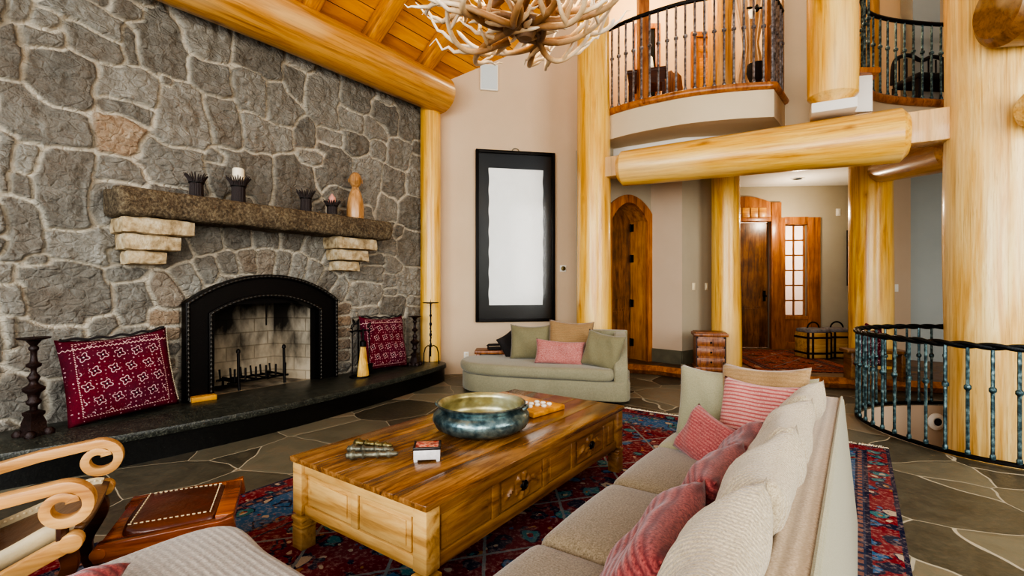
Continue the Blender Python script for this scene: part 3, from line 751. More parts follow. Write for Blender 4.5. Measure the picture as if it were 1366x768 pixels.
# arched side door -------------------------------------------------
x0, p0 = along(*DOORW, 811); x1, p1 = along(*DOORW, 866)
x0 = max(x0, .12)
zt = 2.93
_, LO, yawD, Ld = wall_with_opening('wall_arch_door', *DOORW, 3.72, M['plaster_grey'], [(x0, x1, 0, zt)], .46, .3)
def arch_pts(xa, xb, zb, zt, rise, n=14):
    return [(xa, zb)] + [(xa + (xb - xa) * k / n, zt - rise + rise * math.sin(PI * k / n) ** .8) for k in range(n + 1)] + [(xb, zb)]
def arch_band(mb, xa, xb, zb, zt, rise, w_, y0, y1, n=14):
    o_ = arch_pts(xa, xb, zb, zt, rise, n); i_ = arch_pts(xa + w_, xb - w_, zb, zt - w_, rise, n)
    m_ = len(o_); vs = [(p, y0, q) for p, q in o_] + [(p, y0, q) for p, q in i_] + [(p, y1, q) for p, q in o_] + [(p, y1, q) for p, q in i_]
    fs = []
    for k in range(m_ - 1):
        fs += [(k, k + 1, m_ + k + 1, m_ + k), (2 * m_ + k, 3 * m_ + k, 3 * m_ + k + 1, 2 * m_ + k + 1), (k, 2 * m_ + k, 2 * m_ + k + 1, k + 1), (m_ + k, m_ + k + 1, 3 * m_ + k + 1, 3 * m_ + k)]
    fs += [(0, m_, 3 * m_, 2 * m_), (m_ - 1, 2 * m_ - 1 + 2 * m_, 3 * m_ - 1, 2 * m_ - 1)][:1] + [(m_ - 1, 3 * m_ - 1, 4 * m_ - 1, 2 * m_ - 1)]
    mb.add(vs, fs); return mb
d1 = bpy.data.objects.new('door_1', None); COL.objects.link(d1); d1.location = LO; d1.rotation_euler = (0, 0, yawD); struct(d1)
mb = MB(); arch_band(mb, x0 - .06, x1 + .06, .15, zt + .06, .3, .13, -.03, .02); mb.build('door_casing', M['fir'], d1, ang=30)
mb = MB(); arch_band(mb, x0, x1, .15, zt, .3, .03, .02, .46); mb.build('door_jamb', M['jamb_lit'], d1, ang=30)
def panel_door(root, xa, xb, zb, zt, y, mat, rise=0, th=.05):
    w_ = xb - xa; mb = MB()
    if rise:
        n = 12; poly = arch_pts(xa, xb, zb, zt, rise, n)
        vs = [(p, y, q) for p, q in poly] + [(p, y + th, q) for p, q in poly]; m_ = len(poly)
        mb.add(vs, [tuple(range(m_)), tuple(range(2 * m_ - 1, m_ - 1, -1))] + [(k, (k + 1) % m_, (k + 1) % m_ + m_, k + m_) for k in range(m_)])
    else: mb.box(((xa + xb) / 2, y + th / 2, (zb + zt) / 2), (w_, th, zt - zb))
    leaf = mb.build('door_leaf', mat, root, ang=30)
    st = .13 * max(w_, .8); h = zt - zb
    for (za, zc, rs_) in ((zb + .25, zb + h * .33, 0), (zb + h * .39, zt - .14, .1 if rise or h > 2.3 else 0)):
        q = MB(); n = 10
        for (ins, dep) in ((0, .012), (.05, .022)):
            pl = arch_pts(xa + st + ins, xb - st - ins, za + ins, zc - ins, rs_, n); m_ = len(pl)
            vs = [(p, y - dep, r) for p, r in pl] + [(p, y + .005, r) for p, r in pl]
            q.add(vs, [tuple(range(m_))] + [(k, (k + 1) % m_, (k + 1) % m_ + m_, k + m_) for k in range(m_)])
        q.build('door_panel', mat, root, ang=30)
    return leaf
panel_door(d1, x0 + .035, x1 - .035, .16, zt - .04, .40, M['door'], .28)
for z in (.45, 1.15, 1.95, 2.5):
    mb = MB(); mb.box((x1 - .034, .36, z), (.012, .06, .13)); mb.lathe([(.016, -.07), (.016, .07)], 8, None, (x1 - .048, .39, z)); mb.build('hinge', M['iron'], d1)
# room behind that door stays dark: nothing to build, the leaf is closed
# entry wall: arched-transom door and sidelight ---------------------
dx0, pp = along(*ENB, 972); dx1, pq = along(*ENB, 1028); sx0, ps = along(*ENB, 1046); sx1, pt_ = along(*ENB, 1076)
dx0 = dx1 - 1.05
_, LE, yawE, Le = wall_with_opening('wall_entry', *ENB, 3.6, M['plaster_grey'], [(dx0 - .02, dx1, 0, 2.82), (sx0, sx1, .82, 2.75)], .16)
d2 = bpy.data.objects.new('door_2', None); COL.objects.link(d2); d2.location = LE; d2.rotation_euler = (0, 0, yawE); struct(d2)
panel_door(d2, dx0, dx1 - .02, .16, 2.8, .08, M['door'])
mb = MB(); wv = .2
for xx in (dx0 - .11, dx1 + .09): mb.box((xx, -.01, 1.68), (.2, .12, 3.06))
mb.box(((dx0 + dx1) / 2, .0, 2.86), (dx1 - dx0, .1, .1)); mb.build('door_casing', M['fir'], d2, bevel=.008)
mb = MB(); n = 14; xa, xb = dx0 - .2, dx1 + .18
top = [(xa + (xb - xa) * k / n, 3.18 + .2 * math.sin(PI * (.12 + .88 * k / n)) if False else 3.12 + .22 * math.sin(PI * k / n)) for k in range(n + 1)]
pl = [(xa, 2.9)] + top + [(xb, 2.9)]; m_ = len(pl)
mb.add([(p, -.045, q) for p, q in pl] + [(p, .04, q) for p, q in pl], [tuple(range(m_)), tuple(range(2 * m_ - 1, m_ - 1, -1))] + [(k, (k + 1) % m_, (k + 1) % m_ + m_, k + m_) for k in range(m_)])
mb.build('transom_panel', M['fir'], d2, ang=30)
mb = MB()
for k in range(5):
    xx = dx0 + .1 + (dx1 - dx0 - .2) * (k + .5) / 5; mb.box((xx, -.055, 3.0), (.15, .02, .2))
mb.build('transom_boards', M['rafter'], d2, bevel=.006)
mb = MB(); mb.lathe([(.02, 0), (.03, .01), (.022, .03), (.02, .09)], 10, Matrix.Translation((dx1 - .1, .07, 1.25)) @ Matrix.Rotation(PI / 2, 4, 'X')); mb.box((dx1 - .1, .065, 1.25), (.05, .02, .22)); mb.build('door_handle', M['iron'], d2)
w1 = bpy.data.objects.new('window_1', None); COL.objects.link(w1); w1.location = LE; w1.rotation_euler = (0, 0, yawE); struct(w1)
mb = MB(); fw = .13
for xx in (sx0 - fw / 2, sx1 + fw / 2 + .06): mb.box((xx, -.01, 1.52), (fw + (.12 if xx > sx0 else 0), .1, 2.74))
mb.box(((sx0 + sx1) / 2, -.01, 2.82), (sx1 - sx0 + .02, .1, .16)); mb.box(((sx0 + sx1) / 2, -.01, .80), (sx1 - sx0, .1, .08)); mb.box(((sx0 + sx1) / 2, -.01, .22), (sx1 - sx0, .09, .14))
mb.build('window_frame', M['fir'], w1, bevel=.006)
mb = MB(); mb.box(((sx0 + sx1) / 2, .0, .52), (sx1 - sx0, .04, .5)); mb.build('window_apron', M['fir'], w1)
mb = MB(); W_ = sx1 - sx0
for k in range(1, 2): mb.box((sx0 + W_ * k / 2, .08, 1.79), (.03, .03, 1.92))
for k in range(7): mb.box(((sx0 + sx1) / 2, .08, .84 + 1.9 * k / 6), (W_, .03, .03))
for xx in (sx0 + .015, sx1 - .015): mb.box((xx, .08, 1.79), (.03, .04, 1.92))
mb.build('muntins', M['fir'], w1)
mb = MB(); mb.box(((sx0 + sx1) / 2, .1, 1.79), (W_, .006, 1.92)); mb.build('pane', M['glass'], w1)
# porch wall seen through the sidelight
wall_seg('wall_porch', (4.0, 12.4), (9.5, 12.0), 0, 4, m_plaster('porch_plaster', '#f2d9c6', '#dcb79c'))
area('porch_daylight', C3(6.6, 10.7, 3.0), C3(7.0, 12.2, 1.6), 1.2, 90, (1, .93, .86), 1.2)
# entry ceiling / upper floor
mb = MB(); mb.prism([C(1.5, 8.05), C(2.6, 7.35), C(4.0, 7.1), C(4.7, 6.85), C(6.0, 7.3), C(8.6, 7.2), C(8.6, 11.2), C(1.3, 11.2)], 3.55, 4.12); struct(mb.build('ceiling_entry', M['white_paint'], ang=30))
BAL = [(1.30, 7.72), (1.45, 7.50), (1.75, 7.17), (2.11, 6.90), (2.45, 6.70), (2.85, 6.56), (3.2, 6.48), (3.49, 6.44)]
BAL = [(p.x, p.y) for p in spline([(*p, 0) for p in BAL], 5)]
mb = MB(); mb.prism([C(*p) for p in BAL] + [C(3.95, 7.0), C(4.0, 7.45), C(2.6, 8.2), C(1.3, 8.25)], 3.71, 4.10); struct(mb.build('wall_balcony_fascia', M['plaster_fascia'], ang=35))
mb = MB(); mb.tube([C3(x, y, 4.13) for x, y in BAL] + [C3(3.95, 7.0, 4.13)], .055, 8); struct(mb.build('trim_2', M['fir'], ang=50))
mb = MB(); mb.prism([C(*p) for p in BAL] + [C(3.95, 7.0), C(4.0, 7.45), C(2.6, 8.2), C(1.3, 8.25)], 4.10, 4.14); struct(mb.build('floor_balcony', M['fir'], ang=35))
# grey pier beside the balcony, plaster foot of the hanging post
wall_seg('wall_pier', (3.95, 7.02), (4.45, 6.85), 3.3, 8.4, M['plaster_fascia'], .2)
UP = spline([(*p, 0) for p in [(4.55, 6.15), (4.68, 6.45), (4.98, 6.75), (5.37, 6.92), (5.85, 7.02), (6.4, 7.08), (7.2, 7.1)]], 6)
UPc = [(p.x, p.y) for p in UP]
mb = MB(); mb.prism([C(*p) for p in UPc] + [C(7.2, 7.4), C(4.45, 7.3)], 3.5, 4.09); struct(mb.build('wall_stair_fascia', M['plaster_fascia'], ang=40))
mb = MB(); mb.tube([C3(x, y - .02, 4.12) for x, y in UPc], .06, 8); struct(mb.build('trim_3', M['fir'], ang=50))
wall_seg('wall_post_foot', (4.24, 6.02), (4.46, 5.98), 3.62, 4.07, M['white_paint'], .35)
mb = MB(); q = C3(4.3, 6.12, 4.1); mb.box((0, 0, 0), (.42, .42, .07)); struct(mb.build('trim_4', M['fir'], None, q, (0, 0, AN), bevel=.01))
# upper hall
wall_seg('wall_hall_back', (.9, 9.5), (9.2, 9.5), 4.1, 8.4, M['plaster_hall'])
wall_seg('wall_hall_left', (1.38, 8.5), (1.4, 9.5), 4.1, 8.6, M['plaster_hall'])
mb = MB(); mb.prism([C(1.2, 7.4), C(8.8, 6.0), C(8.8, 9.6), C(1.0, 9.6)], 7.6, 7.75); struct(mb.build('ceiling_hall', M['white_paint']))
mb = MB(); mb.prism([C(1.35, 8.2), C(4.0, 7.0), C(8.8, 7.1), C(8.8, 9.6), C(1.0, 9.6)], 4.121, 4.15); struct(mb.build('floor_hall', M['fir']))
point('hall_light', C3(2.6, 8.4, 6.9), 110, (1, .78, .5), .3); point('hall_light_right', C3(5.4, 8.2, 6.9), 75, (1, .8, .55), .3)
# baseboards of grey tile below the switch walls
for nm, (a, b) in (('baseboard_1', SWA), ('baseboard_2', SWB)):
    A, B = Vector(a), Vector(b); dd = (B - A).normalized(); nn = Vector((dd.y, -dd.x))
    wall_seg(nm, tuple(A + nn * .015), tuple(B + nn * .015), .15, .38, M['tile'], .02)
# sloping board ceiling + rafters
TH = math.atan(.73)
cr = bpy.data.objects.new('x', None)
mb = MB(); mb.box((3.0, 2.6, .03), (6.4, 8.0, .06)); o = struct(mb.build('ceiling', M['boards'], None, (-5.78, 0, 4.64), (0, -TH, 0)))
def rafter(y, label):
    mb = MB(); softpoly = [(-.12, -.02), (-.12, -.17), (-.08, -.21), (.08, -.21), (.12, -.17), (.12, -.02)]
    vs = []; 
    for x in (.24, 6.0): vs += [(x, p, q) for p, q in softpoly]
    m_ = 6; mb.add(vs, [tuple(range(m_)), tuple(range(2 * m_ - 1, m_ - 1, -1))] + [(k, (k + 1) % m_, (k + 1) % m_ + m_, k + m_) for k in range(m_)])
    o = mb.build('rafter', M['rafter'], None, (-5.78, y, 4.64), (0, -TH, 0), bevel=.02); return tag(o, label, 'rafter', 'rafters under the board ceiling')
rafter(5.22, 'pine rafter closest to the picture wall, rising from the wall log')
rafter(4.22, 'pine rafter between the picture-wall rafter and the one left of it')
rafter(3.30, 'pine rafter at the top edge above the mantel, left of the other two')
# ================================================================== LOGS
log('log_beam', 'thick amber log beam running along the top of the stone fireplace wall', 'beam', (-5.4, -.8, 4.49), (-5.4, 5.62, 4.49), .3, .29, M['log_warm'], cham=.05)
p = C3(-1.30, 7.72, 0)
log('log_column', 'slim peeled log post at the right end of the stone wall', 'column', (p.x, p.y, .275), (p.x, p.y, 4.3), .165, .16, M['log'], cham=.01)
log('log_column', 'tall peeled log column between the framed relief and the balcony', 'column', C3(1.27, 7.45, 0), C3(1.24, 7.45, 8.3), .265, .235, M['log'], cham=.01)
log('log_column', 'log column behind the small carved chest, left of the front door', 'column', C3(3.55, 8.0, .15), C3(3.53, 8.0, 3.55), .23, .215, M['log'], cham=.01)
log('log_column', 'log column beside the two baskets, right of the entry', 'column', C3(5.86, 7.9, .15), C3(5.86, 7.9, 3.52), .31, .3, M['log'], cham=.01)
log('log_column', 'largest log column, rising out of the round stairwell', 'column', C3(5.2, 5.2, -2.6), C3(5.2, 5.2, 8.3), .43, .41, M['log_pale'], cham=.01, seg=56)
b0, b1 = Vector((1.52, 7.31)), Vector((4.62, 5.54))
bm_ = tag(bpy.data.objects.new('log_beam', None), 'long pale log beam carrying the curved balcony', 'beam'); COL.objects.link(bm_)
bm_.location = (0, 0, 0)
log('beam_body', None, None, C3(1.66, 7.22, 3.21), C3(4.50, 5.61, 3.20), .25, .31, M['log_knotty'], cham=.07, parent=bm_, seg=48)
for a, b, s_ in (((1.42, 7.36), (1.72, 7.19), .3), ((4.44, 5.64), (4.86, 5.40), .36)):
    A, B = Vector(C(*a)), Vector(C(*b)); mb = MB(); L = (B - A).length; mb.box((L / 2, 0, 0), (L, s_ * .8, s_))
    mb.build('tenon', M['log_end'], bm_, (A.x, A.y, 3.24), (0, 0, math.atan2((B - A).y, (B - A).x)), bevel=.015)
log('log_beam', 'short brown log beam between the basket column and the stairwell column', 'beam', C3(5.80, 7.55, 3.30), C3(5.33, 5.75, 3.10), .22, .26, M['log_warm'], cham=.05)
log('log_post', 'short thick log post with a narrowed foot hanging above the long beam', 'post', C3(3.93, 5.93, 3.78), C3(3.93, 5.93, 8.3), .265, .265, M['log'], cham=.12)
q = C3(3.90, 5.88, 3.60); mb = MB(); mb.box((0, 0, 0), (.46, .36, .12)); tag(mb.build('post_block', M['white_paint'], None, q, (0, 0, AN - .5), bevel=.01), 'white block between the hanging log post and the long beam', 'block')
log('log_beam', 'dark cut log end crossing the top of the stairwell column', 'beam', C3(4.72, 4.62, 4.12), C3(7.9, 4.3, 4.2), .36, .36, M['log_dark'], cham=.08)
log('log_stub', 'pale log stub at the right edge below the dark beam end', 'beam', C3(4.93, 4.6, 3.15), C3(7.9, 4.3, 3.15), .17, .18, M['log_pale'], cham=.05)
log('log_post', 'lit amber log post behind the balcony railing', 'post', C3(3.72, 8.6, 4.15), C3(3.72, 8.6, 7.6), .23, .22, M['log_warm'], cham=.01)
log('log_post', 'lit amber log post behind the curved stair railing', 'post', C3(5.95, 8.2, 4.15), C3(5.95, 8.2, 7.6), .24, .23, M['log_warm'], cham=.01)

# ================================================================== RAILINGS
def railing(label, path, z, h, mat, topmat, basemat, step, bar=.016, twist=True, closed=False, zbase=.03):
    root = thing('railing', label, 'railing', (path[0].x, path[0].y, z)); o0 = Vector((path[0].x, path[0].y, 0))
    loc = [Vector((p.x, p.y, 0)) - o0 for p in path]
    top = resample(loc, .02 if twist else .08, closed)
    mb = MB(); r = .032
    if twist:
        # two strands wound round each other
        n = len(top)
        for ph in (0, PI / 2 * 2):
            pts = []
            for i, p in enumerate(top):
                t = (top[(i + 1) % n] - top[i - 1]).normalized(); nn = Vector((-t.y, t.x, 0)); a = i * .36 + ph
                pts.append(p + nn * (.012 * math.cos(a)) + Vector((0, 0, h + .012 * math.sin(a))))
            mb.tube(pts, .021, 7, closed)
    else: mb.tube([p + Vector((0, 0, h)) for p in top], .03, 8, closed)
    mb.build('handrail', topmat, root)
    mb = MB(); mb.tube([p + Vector((0, 0, zbase)) for p in resample(loc, .08, closed)], .02, 6, closed); mb.build('base_rail', basemat, root)
    pos = resample(loc, step, closed); proto = None
    for i, p in enumerate(pos):
        if proto is None:
            mb = MB(); hh = h - zbase; nseg = 26
            pts = [(0, 0, hh * k / nseg) for k in range(nseg + 1)]
            mb.tube(pts, [bar * (1 + .03 * math.sin(k * 1.7)) for k in range(nseg + 1)], 6)
            for kz, kr in ((.62, 1.9), (.0, 1.5)):
                mb.lathe([(bar * .8, -.03), (bar * kr, -.012), (bar * kr, .012), (bar * .8, .03)], 8, None, (0, 0, hh * kz + (.03 if kz == 0 else 0)))
            proto = mb.build('baluster', mat, root); c = proto
        else: c = proto.copy(); COL.objects.link(c); c.parent = root
        c.location = p + Vector((0, 0, zbase)); c.rotation_euler = (0, 0, random.uniform(0, 6))
    return root
cw2 = cw.xy
RP = [Vector((*((p.xy - cw2) * 1.015 + cw2), 0)) for p in WELL]
railing('round verdigris iron railing with a twisted handrail around the stairwell', RP, 0, .96, M['teal'], M['rail_top'], M['iron'], .152, .0135, True, True)
bp = [Vector((*C(x, y + .05), 0)) for x, y in BAL[1:]] + [Vector((*C(3.9, 6.98), 0))]
railing('bowed iron railing along the upstairs balcony', bp, 4.15, 1.27, M['grey_iron'], M['iron'], M['iron'], .125, .017, False)
railing('curved iron railing upstairs above the stairwell, right of the hanging post', [Vector((*C(x, y + .02), 0)) for x, y in UPc], 4.15, 1.14, M['teal'], M['iron'], M['iron'], .15, .016, False)

# ================================================================== FIREPLACE
fs = thing('fireplace_surround', 'black iron arched fireplace surround with a hammered rope border', 'fireplace', (XW + .03, YC, .27))
def arcband(mb, hw, zs, R, zc, w_, x0, x1, n=18, z0=.0):
    """arch outline band: half width hw, spring zs, radius R about zc (all local to root at z=.27)"""
    def out(hw, R):
        a = math.asin(min(1, hw / R)); return [(-hw, z0)] + [(R * math.sin(-a + 2 * a * k / n), zc + R * math.cos(-a + 2 * a * k / n)) for k in range(n + 1)] + [(hw, z0)]
    O, I_ = out(hw, R), out(hw - w_, R - w_); m_ = len(O)
    vs = [(x0, p, q) for p, q in O] + [(x0, p, q) for p, q in I_] + [(x1, p, q) for p, q in O] + [(x1, p, q) for p, q in I_]; f_ = []
    for k in range(m_ - 1):
        f_ += [(k, k + 1, m_ + k + 1, m_ + k), (2 * m_ + k, 3 * m_ + k, 3 * m_ + k + 1, 2 * m_ + k + 1), (k, 2 * m_ + k, 2 * m_ + k + 1, k + 1), (m_ + k, m_ + k + 1, 3 * m_ + k + 1, 3 * m_ + k)]
    f_ += [(0, m_, 3 * m_, 2 * m_), (m_ - 1, 3 * m_ - 1, 4 * m_ - 1, 2 * m_ - 1)]
    mb.add(vs, f_); return O, I_
zc_ = ZC - .27
mb = MB(); O, I_ = arcband(mb, .885, 0, RA, zc_, .23, .02, .09); mb.build('face_plate', M['iron'], fs, ang=30)
mb = MB(); arcband(mb, .885, 0, RA, zc_, .045, .08, .125); mb.build('outer_border', M['iron'], fs, bevel=.008)
mb = MB(); arcband(mb, .665, 0, RA - .22, zc_, .045, -.06, .115); mb.build('inner_border', M['iron'], fs, bevel=.008)
for (hw, R, x_) in ((.86, RA - .022, .125), (.643, RA - .242, .115)):
    a = math.asin(hw / R); pts = [Vector((x_, -hw, z)) for z in np.linspace(0.012, zc_ + R * math.cos(a), 16)] + [Vector((x_, R * math.sin(t), zc_ + R * math.cos(t))) for t in np.linspace(-a, a, 30)[1:-1]] + [Vector((x_, hw, z)) for z in np.linspace(zc_ + R * math.cos(a), 0.012, 16)]
    mb = MB(); q = resample(pts, .012); mb.tube(q, [.009 + .006 * math.sin(i * 1.6) for i in range(len(q))], 6)
    mb.build('rope_moulding', M['worn_iron'], fs, ang=80)
# firebox: brick niche with splayed sides
fb = MB(); hw, dz = .66, 1.22; bw_ = .42; D = -.62
vs = [(-.05, -hw, -.02), (-.05, hw, -.02), (D, bw_, -.02), (D, -bw_, -.02), (-.05, -hw, dz), (-.05, hw, dz), (D, bw_, dz), (D, -bw_, dz)]
fbm = M['firebrick']
def wallpiece(name, ids, mat):
    p = [Vector(vs[i]) for i in ids]; c = sum(p, Vector()) / 4; ux = (p[1] - p[0]).normalized(); uy = (p[3] - p[0]).normalized(); nn = ux.cross(uy)
    uy = nn.cross(ux).normalized()
    mb = MB(); L2 = [((q - c).dot(ux), (q - c).dot(uy), 0) for q in p]; mb.add(L2 + [(a, b, -.03) for a, b, _ in L2], [(0, 1, 2, 3), (7, 6, 5, 4), (0, 4, 5, 1), (1, 5, 6, 2), (2, 6, 7, 3), (3, 7, 4, 0)])
    o = mb.build(name, mat, fs, ang=20); Mx = Matrix((ux, uy, nn.normalized())).transposed().to_4x4(); o.location = c; o.rotation_euler = Mx.to_euler(); return o
wallpiece('firebox_back', (3, 2, 6, 7), fbm); wallpiece('firebox_side', (0, 3, 7, 4), fbm); wallpiece('firebox_side', (2, 1, 5, 6), fbm)
wallpiece('firebox_floor', (0, 1, 2, 3), M['firebrick']); wallpiece('firebox_lintel', (4, 5, 6, 7), M['soot_and_shade'])
mb = MB(); 
for s in (-1, 1): mb.box((.0, s * .6, .55), (.03, .06, 1.1))
mb.box((.0, 0, 1.03), (.03, 1.22, .10)); mb.box((0, 0, .9), (.012, .012, .35)); mb.build('screen_frame', M['iron'], fs)
gr = thing('fire_grate', 'black iron log grate with upright prongs inside the firebox', 'grate', (XW - .25, YC, .265))
mb = MB()
for k in range(6): 
    y = -.3 + .12 * k; mb.tube([(.16, y, .24), (.16, y, .1), (.05, y, .09), (-.2, y, .09), (-.22, y, .2)], .011, 6)
mb.build('grate_bars', M['iron'], gr)
mb = MB(); mb.tube([(.12, -.36, .08), (.12, .36, .08)], .012, 6); mb.tube([(-.16, -.36, .08), (-.16, .36, .08)], .012, 6)
mb.build('cross_bars', M['iron'], gr)
for s in (-1, 1):
    mb = MB(); mb.tube([(.2, s * .27, 0), (.19, s * .27, .1), (.18, s * .27, .42)], .016, 8); mb.lathe([(.0, -.02), (.025, 0), (.02, .03), (0, .045)], 10, None, (.18, s * .27, .43)); mb.tube([(.18, s * .27, .1), (-.2, s * .27, .1), (-.2, s * .27, 0)], .014, 6); mb.build('andiron', M['iron'], gr)
# hearth
fp = spline([(-5.25, -.55, 0), (-5.0, .4, 0), (-4.78, 1.3, 0), (-4.69, 2.2, 0), (-4.70, 3.0, 0), (-4.82, 4.0, 0), (-4.98, 4.9, 0), (-5.12, 5.40, 0), (-5.25, 5.53, 0)], 8)
poly = [(p.x, p.y) for p in fp] + [(XW + .02, 5.53), (XW + .02, -.55)]
hr = thing('hearth', 'raised bowed hearth of speckled black granite below the fireplace', 'hearth', (-5.2, 2.5, 0))
off = lambda pl, d: [((x - d if x > XW + .1 else x) + 5.2, y - 2.5) for x, y in pl]
mb = MB(); mb.prism(off(poly, 0), .2, .27); mb.build('hearth_slab', M['hearth'], hr, bevel=.015, ang=30)
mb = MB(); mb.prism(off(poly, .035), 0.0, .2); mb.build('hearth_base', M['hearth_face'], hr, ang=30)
# mantel + corbels
mb = MB(); n1, n2, n3 = 90, 12, 12; L = 3.1
def rough_block(mb, L, W, Hh, amp, seg, seed, c=(0, 0, 0)):
    bm = bmesh.new(); bmesh.ops.create_cube(bm, size=1)
    for ax, d in enumerate((W, L, Hh)):
        k = max(2, int(d / seg)); es = [e for e in bm.edges if abs((e.verts[0].co - e.verts[1].co)[ax]) > .5 / 1e3 and abs((e.verts[0].co - e.verts[1].co)[(ax + 1) % 3]) < 1e-6 and abs((e.verts[0].co - e.verts[1].co)[(ax + 2) % 3]) < 1e-6]
        bmesh.ops.subdivide_edges(bm, edges=es, cuts=k, use_grid_fill=True)
    bm.verts.index_update(); out = []
    for v in bm.verts:
        p = Vector((v.co.x * W, v.co.y * L, v.co.z * Hh)); fx, fy, fz = abs(v.co.x) > .499, abs(v.co.y) > .499, abs(v.co.z) > .499
        nn = Vector((math.copysign(1, v.co.x) if fx else 0, math.copysign(1, v.co.y) if fy else 0, math.copysign(1, v.co.z) if fz else 0))
        s = math.sin(p.y * 9 + seed) + math.sin(p.y * 23 + p.z * 17 + seed * 2) * .7 + math.sin(p.z * 31 + p.x * 27 + seed) * .7 + math.sin(p.y * 51 - p.x * 20) * .5
        k = (fx + fy + fz); 
        p += nn * (amp * s * (.15 if nn.z > 0 and k == 1 else 1)) - (nn * amp * (1.6 if k > 1 else 0))
        out.append(p + Vector(c))
    mb.add(out, [tuple(v.index for v in f.verts) for f in bm.faces]); bm.free(); return mb
mb = MB(); rough_block(mb, 3.06, .44, .25, .006, .035, 2)
tag(mb.build('mantel_shelf', M['mantel'], None, (XW + .22, 2.97, 2.22), ang=60), 'rough speckled granite mantel shelf above the fireplace', 'mantel')
for yc, lab in ((1.78, 'left stepped corbel of three tan stones under the mantel'), (4.0, 'right stepped corbel of three tan stones under the mantel')):
    ck = thing('stone_corbel', lab, 'corbel', (XW, yc, 2.09), 0, 'corbels under the mantel')
    zt_ = 0
    for i, (ln, hh, dd) in enumerate(((.6, .15, .36), (.46, .145, .30), (.32, .13, .24))):
        mb = MB(); rough_block(mb, ln, dd, hh, .004, .04, i + yc); mb.build('corbel_stone', M['corbel'], ck, (dd / 2 + .0, -.03 * i, zt_ - hh / 2), ang=50); zt_ -= hh + .004

# ---- things on the mantel (top at 2.345)
def mantel_pos(px, py, xw=-5.42): return PW(px, py, xw)
def twig_holder(label, px, r, h, candle=None):
    p = PW(px, 262, -5.40); root = thing('candle_holder', label, 'candle holder', (-5.40, p.y, 2.345), 0, 'twig candle holders on the mantel')
    mb = MB(); 
    for k in range(26):
        a = 2 * PI * k / 26 + random.uniform(-.05, .05); r0 = r * .72; fl_ = r * random.uniform(1.25, 1.5)
        mb.tube([(r0 * math.cos(a), r0 * math.sin(a), 0), (r0 * .95 * math.cos(a), r0 * .95 * math.sin(a), h * .55), (r * .95 * math.cos(a), r * .95 * math.sin(a), h * .78), (fl_ * math.cos(a), fl_ * math.sin(a), h * random.uniform(.92, 1.02))], [r * .13, r * .12, r * .11, r * .05], 5)
    mb.build('twigs', M['holder'], root)
    mb = MB(); mb.lathe([(r * .72, 0), (r * .70, h * .6)], 18); mb.build('cup', M['holder'], root)
    mb = MB(); pts = [(r * .84 * math.cos(a), r * .84 * math.sin(a), h * .62) for a in np.linspace(0, 2 * PI, 24)[:-1]]; mb.tube(pts, r * .09, 6, True); mb.build('binding', M['iron'], root)
    if candle:
        mat, ch, cr_ = candle; mb = MB()
        prof = [(cr_, 0), (cr_, ch - .01), (cr_ * .85, ch), (cr_ * .2, ch - .012)] if mat is M['candle_white'] else [(cr_ * .8, 0), (cr_, ch * .35), (cr_ * .8, ch * .7), (cr_ * .15, ch)]
        mb.lathe(prof, 16, None, (0, 0, h * .6)); tag(mb.build('candle', mat, None, (-5.40, p.y, 2.345)), 'cream pillar candle standing in the tallest twig holder' if mat is M['candle_white'] else 'small pink candle in the low holder beside the wooden bust', 'candle')
    return root
twig_holder('empty dark twig candle holder at the left end of the mantel', 262, .076, .23)
twig_holder('tallest dark twig holder on the mantel, with a cream candle', 318, .083, .28, (M['candle_white'], .20, .058))
twig_holder('empty dark twig candle holder in the middle of the mantel', 408, .076, .26)
twig_holder('low dark twig holder on the mantel, with a pink candle', 443, .078, .19, (M['candle_pink'], .16, .05))
p = PW(474, 270, -5.40)
bu = thing('carved_bust', 'carved light wood bust with a long neck at the right end of the mantel', 'sculpture', (-5.40, p.y, 2.345), -.5)
mb = MB(); mb.lathe([(.105, 0), (.112, .05), (.108, .16), (.094, .26), (.07, .34), (.05, .385), (.042, .41)], 28); mb.build('shoulders', M['bust'], bu)
hd = bmesh.new(); bmesh.ops.create_uvsphere(hd, u_segments=28, v_segments=20, radius=1)
for v in hd.verts:
    x, y, z = v.co; jaw = 1 - .28 * max(0, -z) ** 1.3
    q = Vector((x * .098 * jaw, y * .08 * jaw, z * .112 + .50))
    if x > .25:
        f = (x - .25) / .75; q.x += .018 * f * math.exp(-((y / .16) ** 2)) * math.exp(-(((z + .12) / .22) ** 2)) * 1.6      # nose
        q.x -= .012 * math.exp(-(((abs(y) - .38) / .16) ** 2)) * math.exp(-(((z - .12) / .16) ** 2))                         # eye hollows
        q.x += .007 * math.exp(-((y / .22) ** 2)) * math.exp(-(((z + .45) / .08) ** 2)) - .006 * math.exp(-((y / .26) ** 2)) * math.exp(-(((z + .56) / .04) ** 2))
    v.co = q
hb = MB(); hd.verts.index_update(); hb.add([v.co for v in hd.verts], [tuple(v.index for v in f.verts) for f in hd.faces]); hd.free()
hb.lathe([(.05, .36), (.042, .42), (.05, .46)], 18)
hb.build('head', M['bust'], bu, ang=80)
for s in (-1, 1):
    mb = MB(); mb.lathe([(.0, 0), (.016, .004), (.02, .012), (.008, .014)], 10, Matrix.Translation((0, s * .078, .495)) @ Matrix.Rotation(-s * PI / 2, 4, 'X') @ Matrix.Diagonal((1, 1.5, 1, 1))); mb.build('ear', M['bust'], bu)

